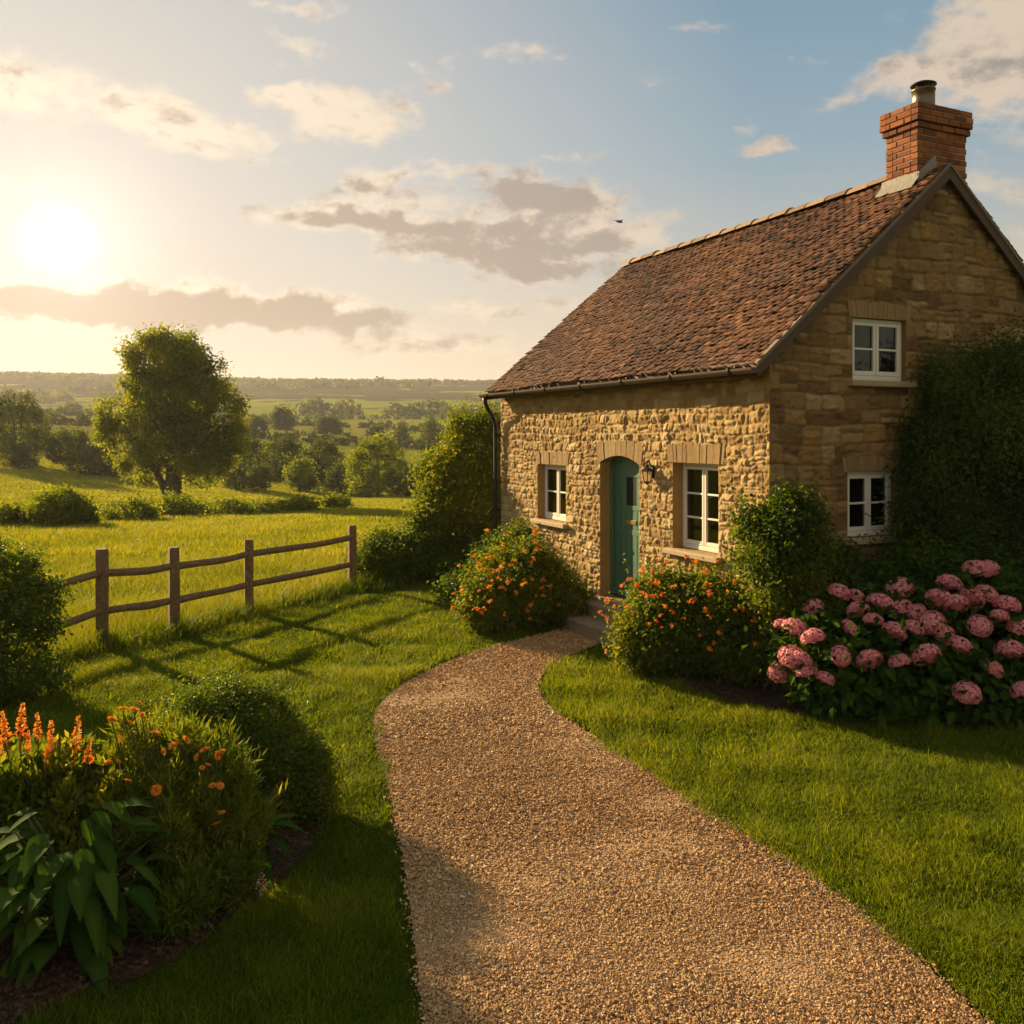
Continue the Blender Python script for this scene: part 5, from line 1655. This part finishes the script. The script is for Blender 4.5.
ft('far_tree', 'small far tree left of the round one on the hillside field', 258, 433, 15, 22, 1500, 122, low=.0)
ft('far_tree', 'wide far tree on the hillside right of the round one', 328, 434, 16, 34, 1800, 123, low=.0)
ft('far_tree', 'small far tree above the round hedge line tree', 375, 442, 16, 24, 1600, 124, low=.0)
ft('far_tree', 'far tree in the row just right of the round hedge line tree', 402, 444, 17, 18, 1500, 125, low=.0)
ft('far_tree', 'broad far tree left of the tall pale far tree', 430, 450, 30, 28, 2600, 126, low=.0)
ft('far_tree', 'tall pale far tree rising behind the tall cottage shrub', 460, 455, 50, 38, 4200, 127, mat=M_TREE, low=.0)
ft('far_tree', 'far tree touching the roof end of the cottage shrub', 484, 452, 36, 34, 2800, 128, mat=M_TREE, low=.0)
# low hedge line across the meadow
ft('hedge_bush', 'wide low bush at the left of the meadow hedge', 62, 527, 36, 92, 5200, 130, 'bush', mat=M_TREE, low=.0, gap=-1.2)
ft('hedge_bush', 'low scrub at the far left end of the meadow hedge', 8, 527, 20, 60, 2500, 131, 'bush', mat=M_TREE, low=.0, gap=-1.2)
ft('hedge_bush', 'low scrub left of the lone tree trunk', 128, 521, 20, 80, 2600, 132, 'bush', mat=M_TREE, low=.0, gap=-1.2)
ft('hedge_bush', 'low scrub around the foot of the lone tree', 176, 517, 20, 78, 3000, 133, 'bush', mat=M_TREE, low=.0, gap=-1.2)
ft('hedge_bush', 'low scrub just right of the lone tree trunk', 225, 515, 15, 70, 2400, 134, 'bush', mat=M_TREE, low=.0, gap=-1.2)
ft('hedge_bush', 'thin low scrub right of the lone tree shadow', 262, 514, 12, 52, 1600, 135, 'bush', mat=M_TREE, low=.0, gap=-1.2)
ft('hedge_bush', 'low bush near the right end of the meadow hedge', 298, 512, 14, 56, 1900, 136, 'bush', mat=M_TREE, low=.0, gap=-1.2)
ft('hedge_bush', 'rounded low bush ending the meadow hedge on the right', 335, 509, 15, 40, 1900, 137, 'bush', mat=M_TREE, low=.0, gap=-1.2)


def woodland(name, pts, n_each, sz, hgt, wid, seed):
    """far-off wood: many leaf clumps over a strip of hillside, one object"""
    r = np.random.default_rng(seed); Vs, Ts, tt = [], [], []; k = 0
    for (x, y) in pts:
        h = hgt * r.uniform(.6, 1.25); w = wid * r.uniform(.7, 1.3); z = float(H(x, y))
        d = nrm(r.normal(size=(n_each, 3))); d[:, 2] = np.abs(d[:, 2])
        P = np.array([x, y, z]) + d * np.array([w, w, h]) * r.uniform(.7, 1.05, (n_each, 1))
        N = nrm(d + r.normal(0, .4, (n_each, 3)))
        V, T_ = leaf_cards(P, nrm(np.cross(N, r.normal(size=(n_each, 3)))), N, sz, sz * .9)
        Vs.append(V); Ts.append(T_ + k); k += len(V); tt.append(np.repeat(np.clip(r.normal(.4, .2) + r.normal(0, .12, n_each), 0, 1), 4))
    o = link(name, mesh_np(name, np.concatenate(Vs), [np.concatenate(Ts)], {'tint': np.concatenate(tt)}, [M_FAR], None, False))
    return tag(o, kind='stuff')


r = np.random.default_rng(140)
pts = [(r.uniform(-900, 700), r.normal(1005, 14)) for _ in range(420)]
woodland('ridge_woodland', pts, 60, 4.0, 2.6, 9, 141)
pts = []
while len(pts) < 130:
    y = r.uniform(330, 930); x = r.uniform(-.62, .1) * y
    if wn(np.array([[x, y * 2.2, 0]]), .012, 3)[0] > .35: pts.append((x, y))
woodland('hillside_woodland', pts, 60, 3.6, 6, 8, 142)
# hedgerows on the far fields
pts = []
for (x0, y0, x1, y1, st) in ((-150, 205, -30, 195, 2.6), (-30, 195, 20, 215, 2.6), (-190, 300, -20, 275, 3.4), (-20, 275, 30, 300, 3.4), (-80, 196, -95, 290, 3.2), (-260, 420, 20, 395, 5), (-330, 240, -150, 205, 3)):
    n = int(math.hypot(x1 - x0, y1 - y0) / st)
    for f in np.linspace(0, 1, n): pts.append((x0 + (x1 - x0) * f + r.normal(0, .6), y0 + (y1 - y0) * f + r.normal(0, .6)))
woodland('far_hedgerows', pts, 60, 1.1, 2.2, 2.0, 143)

# ------------------------------------------------------------------ grass
def blades(name, P, h, w, lean, tint, mat, label=None):
    """bent grass blades: 5 points, one quad and one triangle each"""
    r = np.random.default_rng(len(P)); n = len(P)
    a = r.random(n) * 6.283; S = np.stack([np.cos(a), np.sin(a), 0 * a], 1)
    la = r.random(n) * 6.283
    Ld = np.stack([np.cos(la), np.sin(la), 0 * la], 1) * (lean * r.uniform(.2, 1.4, n))[:, None]
    Ld[:, :2] += .35 * lean[:, None] * np.stack([wn(P, 1.7, 0), wn(P, 1.9, 1)], 1)
    up = np.array([0, 0, 1.0])
    h = h[:, None]; w = w[:, None]
    m = P + up * h * .55 + Ld * h * .35; t = P + up * h * .92 + Ld * h * 1.05
    V = np.stack([P - S * w * .5, P + S * w * .5, m - S * w * .38, m + S * w * .38, t], 1).reshape(-1, 3)
    i = np.arange(n)[:, None] * 5
    me = mesh_np(name, V, [i + np.array([0, 1, 3, 2]), i + np.array([2, 3, 4])], {'tint': np.repeat(tint, 5)}, [mat], None, False)
    return tag(link(name, me), label, None, None, 'stuff')


def scatter(x0, x1, y0, y1, dens, r):
    n = int((x1 - x0) * (y1 - y0) * dens)
    return np.stack([r.uniform(x0, x1, n), r.uniform(y0, y1, n)], 1)


r = np.random.default_rng(150)
PP, WW = [], []
for (y0, y1, dens, w) in ((3.2, 5.2, 14000, .0042), (5.2, 7.5, 9000, .0055), (7.5, 10.5, 5000, .0075), (10.5, 14, 2800, .010), (14, 18.2, 1700, .013)):
    half = y1 * .60 + .9
    p = scatter(-half, half, y0, y1, dens, r)
    PP.append(p); WW.append(np.full(len(p), w))
P2 = np.concatenate(PP); WW = np.concatenate(WW)
jit = np.c_[P2 + r.normal(0, .028, P2.shape) + .085 * np.stack([wn(np.c_[P2, 0 * P2[:, 0]], 5, 0), wn(np.c_[P2, 0 * P2[:, 0]], 5.7, 1)], 1)]
ok = is_lawn(P2[:, 0], P2[:, 1]) & ~in_poly(jit, PATH_POLY) & ~in_poly(jit, BED_POLY) & ~in_poly(jit, BED2_POLY)
st = to_house(P2); ok &= ~((st[:, 0] > -.02) & (st[:, 1] > -.02))
sd_ = np.array([(-.66, dr_t0 - .20), (0, dr_t0 - .20), (0, dr_t1 + .22), (-.66, dr_t1 + .22)])
ok &= ~in_poly(st, sd_)
P2, WW = P2[ok], WW[ok]; n = len(P2)
P3 = np.c_[P2, np.zeros(n)]
cl = wn(P3, 2.3, 3); cl2 = wn(P3, 6.5, 4)
hh = (.052 + .028 * cl + .020 * cl2) * r.uniform(.6, 1.35, n)
long_ = r.random(n) < .03; hh[long_] *= 1.7
hh = np.clip(hh, .016, .15)
fd = np.interp(P2[:, 0], _ex, _ey) - P2[:, 1]         # rough grass along the fence
rough = (fd < .85) & (P2[:, 0] < -1.6) & (r.random(n) < .75 - fd * .75)
hh[rough] = r.uniform(.12, .42, rough.sum()) * (1.05 - .6 * fd[rough]); WW[rough] *= 1.15
tint = np.clip(.42 + .12 * wn(P3, .7, 1) + .17 * cl + .14 * cl2 + r.normal(0, .14, n) + .25 * long_, 0, 1)
blades('lawn_grass', P3, hh, WW * r.uniform(.7, 1.3, n), r.uniform(.35, 1.0, n), tint, M_LAWN)

PP, WW, HH = [], [], []
for (y0, y1, dens, w, h) in ((9.5, 14, 1700, .008, .26), (14, 20, 900, .012, .22), (20, 32, 260, .022, .17), (32, 62, 80, .045, .14), (62, 120, 30, .08, .13)):
    p = scatter(-y1 * .62 - 1, 1.5 if y1 < 30 else 9, y0, y1, dens, r)
    p = p[p[:, 0] > -.62 * p[:, 1] - 1.5]
    PP.append(p); WW.append(np.full(len(p), w)); HH.append(np.full(len(p), h))
P2 = np.concatenate(PP); WW = np.concatenate(WW); HH = np.concatenate(HH)
st = to_house(P2); ok = ~is_lawn(P2[:, 0], P2[:, 1]) & ~((st[:, 0] > -.05) & (st[:, 1] < HL + .05))
P2, WW, HH = P2[ok], WW[ok], HH[ok]; n = len(P2)
P3 = np.c_[P2, H(P2[:, 0], P2[:, 1])]
cl = wn(P3, 1.1, 3)
hh = HH * (1 + .3 * cl) * r.uniform(.45, 1.3, n)
tint = np.clip(.50 + .16 * cl + r.normal(0, .16, n), 0, 1)
blades('meadow_grass', P3, hh, WW * r.uniform(.7, 1.3, n), r.uniform(.25, .8, n), tint, M_MEADOW)


# ------------------------------------------------------------------ gravel and mulch
def pebbles(name, P, size, tint, mat, flat=.62, z=.012):
    r = np.random.default_rng(len(P)); n = len(P)
    base = np.array([[1, 0, 0], [0, 1, 0], [-1, 0, 0], [0, -1, 0], [0, 0, 1], [0, 0, -1]], float)
    V = base[None] * r.uniform(.65, 1.25, (n, 6, 1)) + r.normal(0, .12, (n, 6, 3))
    V[:, :, 2] *= flat
    q = nrm(r.normal(size=(n, 4)) * np.array([1, .35, .35, 1])); w_, x, y, zz = q.T
    M = np.stack([np.stack([1 - 2 * (y * y + zz * zz), 2 * (x * y - zz * w_), 2 * (x * zz + y * w_)], -1), np.stack([2 * (x * y + zz * w_), 1 - 2 * (x * x + zz * zz), 2 * (y * zz - x * w_)], -1), np.stack([2 * (x * zz - y * w_), 2 * (y * zz + x * w_), 1 - 2 * (x * x + y * y)], -1)], 1)
    V = np.einsum('nij,nkj->nki', M, V) * size[:, None, None]
    V = V + np.c_[P, np.full(n, z)][:, None, :]
    f = np.array([[0, 1, 4], [1, 2, 4], [2, 3, 4], [3, 0, 4], [1, 0, 5], [2, 1, 5], [3, 2, 5], [0, 3, 5]])
    T_ = (np.arange(n)[:, None, None] * 6 + f[None]).reshape(-1, 3)
    return tag(link(name, mesh_np(name, V.reshape(-1, 3), [T_], {'tint': np.repeat(tint, 6)}, [mat], None, False)), kind='stuff')


PP, SS = [], []
for (y0, y1, dens, s) in ((2.8, 5.4, 9500, .0068), (5.4, 8, 5200, .0087), (8, 13.5, 2600, .0115)):
    p = scatter(-1.8, 3.4, y0, y1, dens, r); p = p[in_poly(p + r.normal(0, .025, p.shape), PATH_POLY)]
    PP.append(p); SS.append(s * np.clip(r.lognormal(0, .36, len(p)), .45, 2.2))
P2 = np.concatenate(PP); SS = np.concatenate(SS)
st = to_house(P2); ok = ~in_poly(st, sd_) & (st[:, 0] < 0)
P2, SS = P2[ok], SS[ok]
pebbles('loose_gravel', P2, SS, np.clip(.46 + r.normal(0, .2, len(P2)) + .16 * wn(np.c_[P2, 0 * P2[:, 0]], 1.2, 2), 0, 1), M_PEBBLE, z=.022)
p = scatter(-4.6, 6, 3.8, 10, 1600, r); p = p[in_poly(p, BED_POLY) | in_poly(p, BED2_POLY)]
pebbles('mulch_chips', p, r.uniform(.006, .016, len(p)), r.random(len(p)), M_CHIP, .3, z=.055)

# ------------------------------------------------------------------ bird
bp = np.array([(619 - 512) / F * 42, 42, EYE - (222 - HZ) / F * 42])
b = MB()
b.tube(resample([(-.19, 0, .02), (-.1, 0, .01), (.02, 0, 0), (.12, 0, .01), (.17, 0, .02), (.2, 0, .015)], 12), np.r_[.008, .02, .028, .035, .04, .042, .04, .036, .03, .028, .022, .004], 8)
b.add([(-.19, 0, .02), (-.30, -.05, .02), (-.31, .0, .022), (-.30, .05, .02)], (), [[0, 1, 2], [0, 2, 3]])
body = b.build('soaring_bird', M_BIRD, None, True); body.location = bp; body.rotation_euler = (R(12), R(18), R(-25))
tag(body, 'small dark bird gliding in the sky left of the roof', 'bird')
for sgn in (-1, 1):
    w = MB()
    sp_ = np.array([0, .1, .22, .36, .48]); zz = np.array([.02, .07, .10, .08, .03]); ch = np.array([.11, .12, .10, .07, .01]); sw = np.array([.04, .06, .03, -.03, -.12])
    V = []
    for s_, z_, c_, x_ in zip(sp_, zz, ch, sw): V += [(x_ + c_ / 2, sgn * s_, z_), (x_ - c_ / 2, sgn * s_, z_ - .004), (x_, sgn * s_, z_ + .010)]
    Q = []
    for i in range(4):
        a = i * 3
        Q += [[a, a + 3, a + 5, a + 2], [a + 2, a + 5, a + 4, a + 1], [a, a + 1, a + 4, a + 3]]
    w.add(V, Q); w.build('wing', M_BIRD, body)

# ------------------------------------------------------------------ haze
m, T = material('haze_air')
vol = T.node('ShaderNodeVolumePrincipled', {'Color': (.88, .88, .92), 'Density': .00021, 'Anisotropy': .3})
o_ = T.node('ShaderNodeOutputMaterial'); T.l.new(vol.outputs[0], o_.inputs['Volume'])
hb = MB(); hb.box((-2990, -290, -12), (2990, 2590, 88))
tag(hb.build('haze', m), kind='stuff')
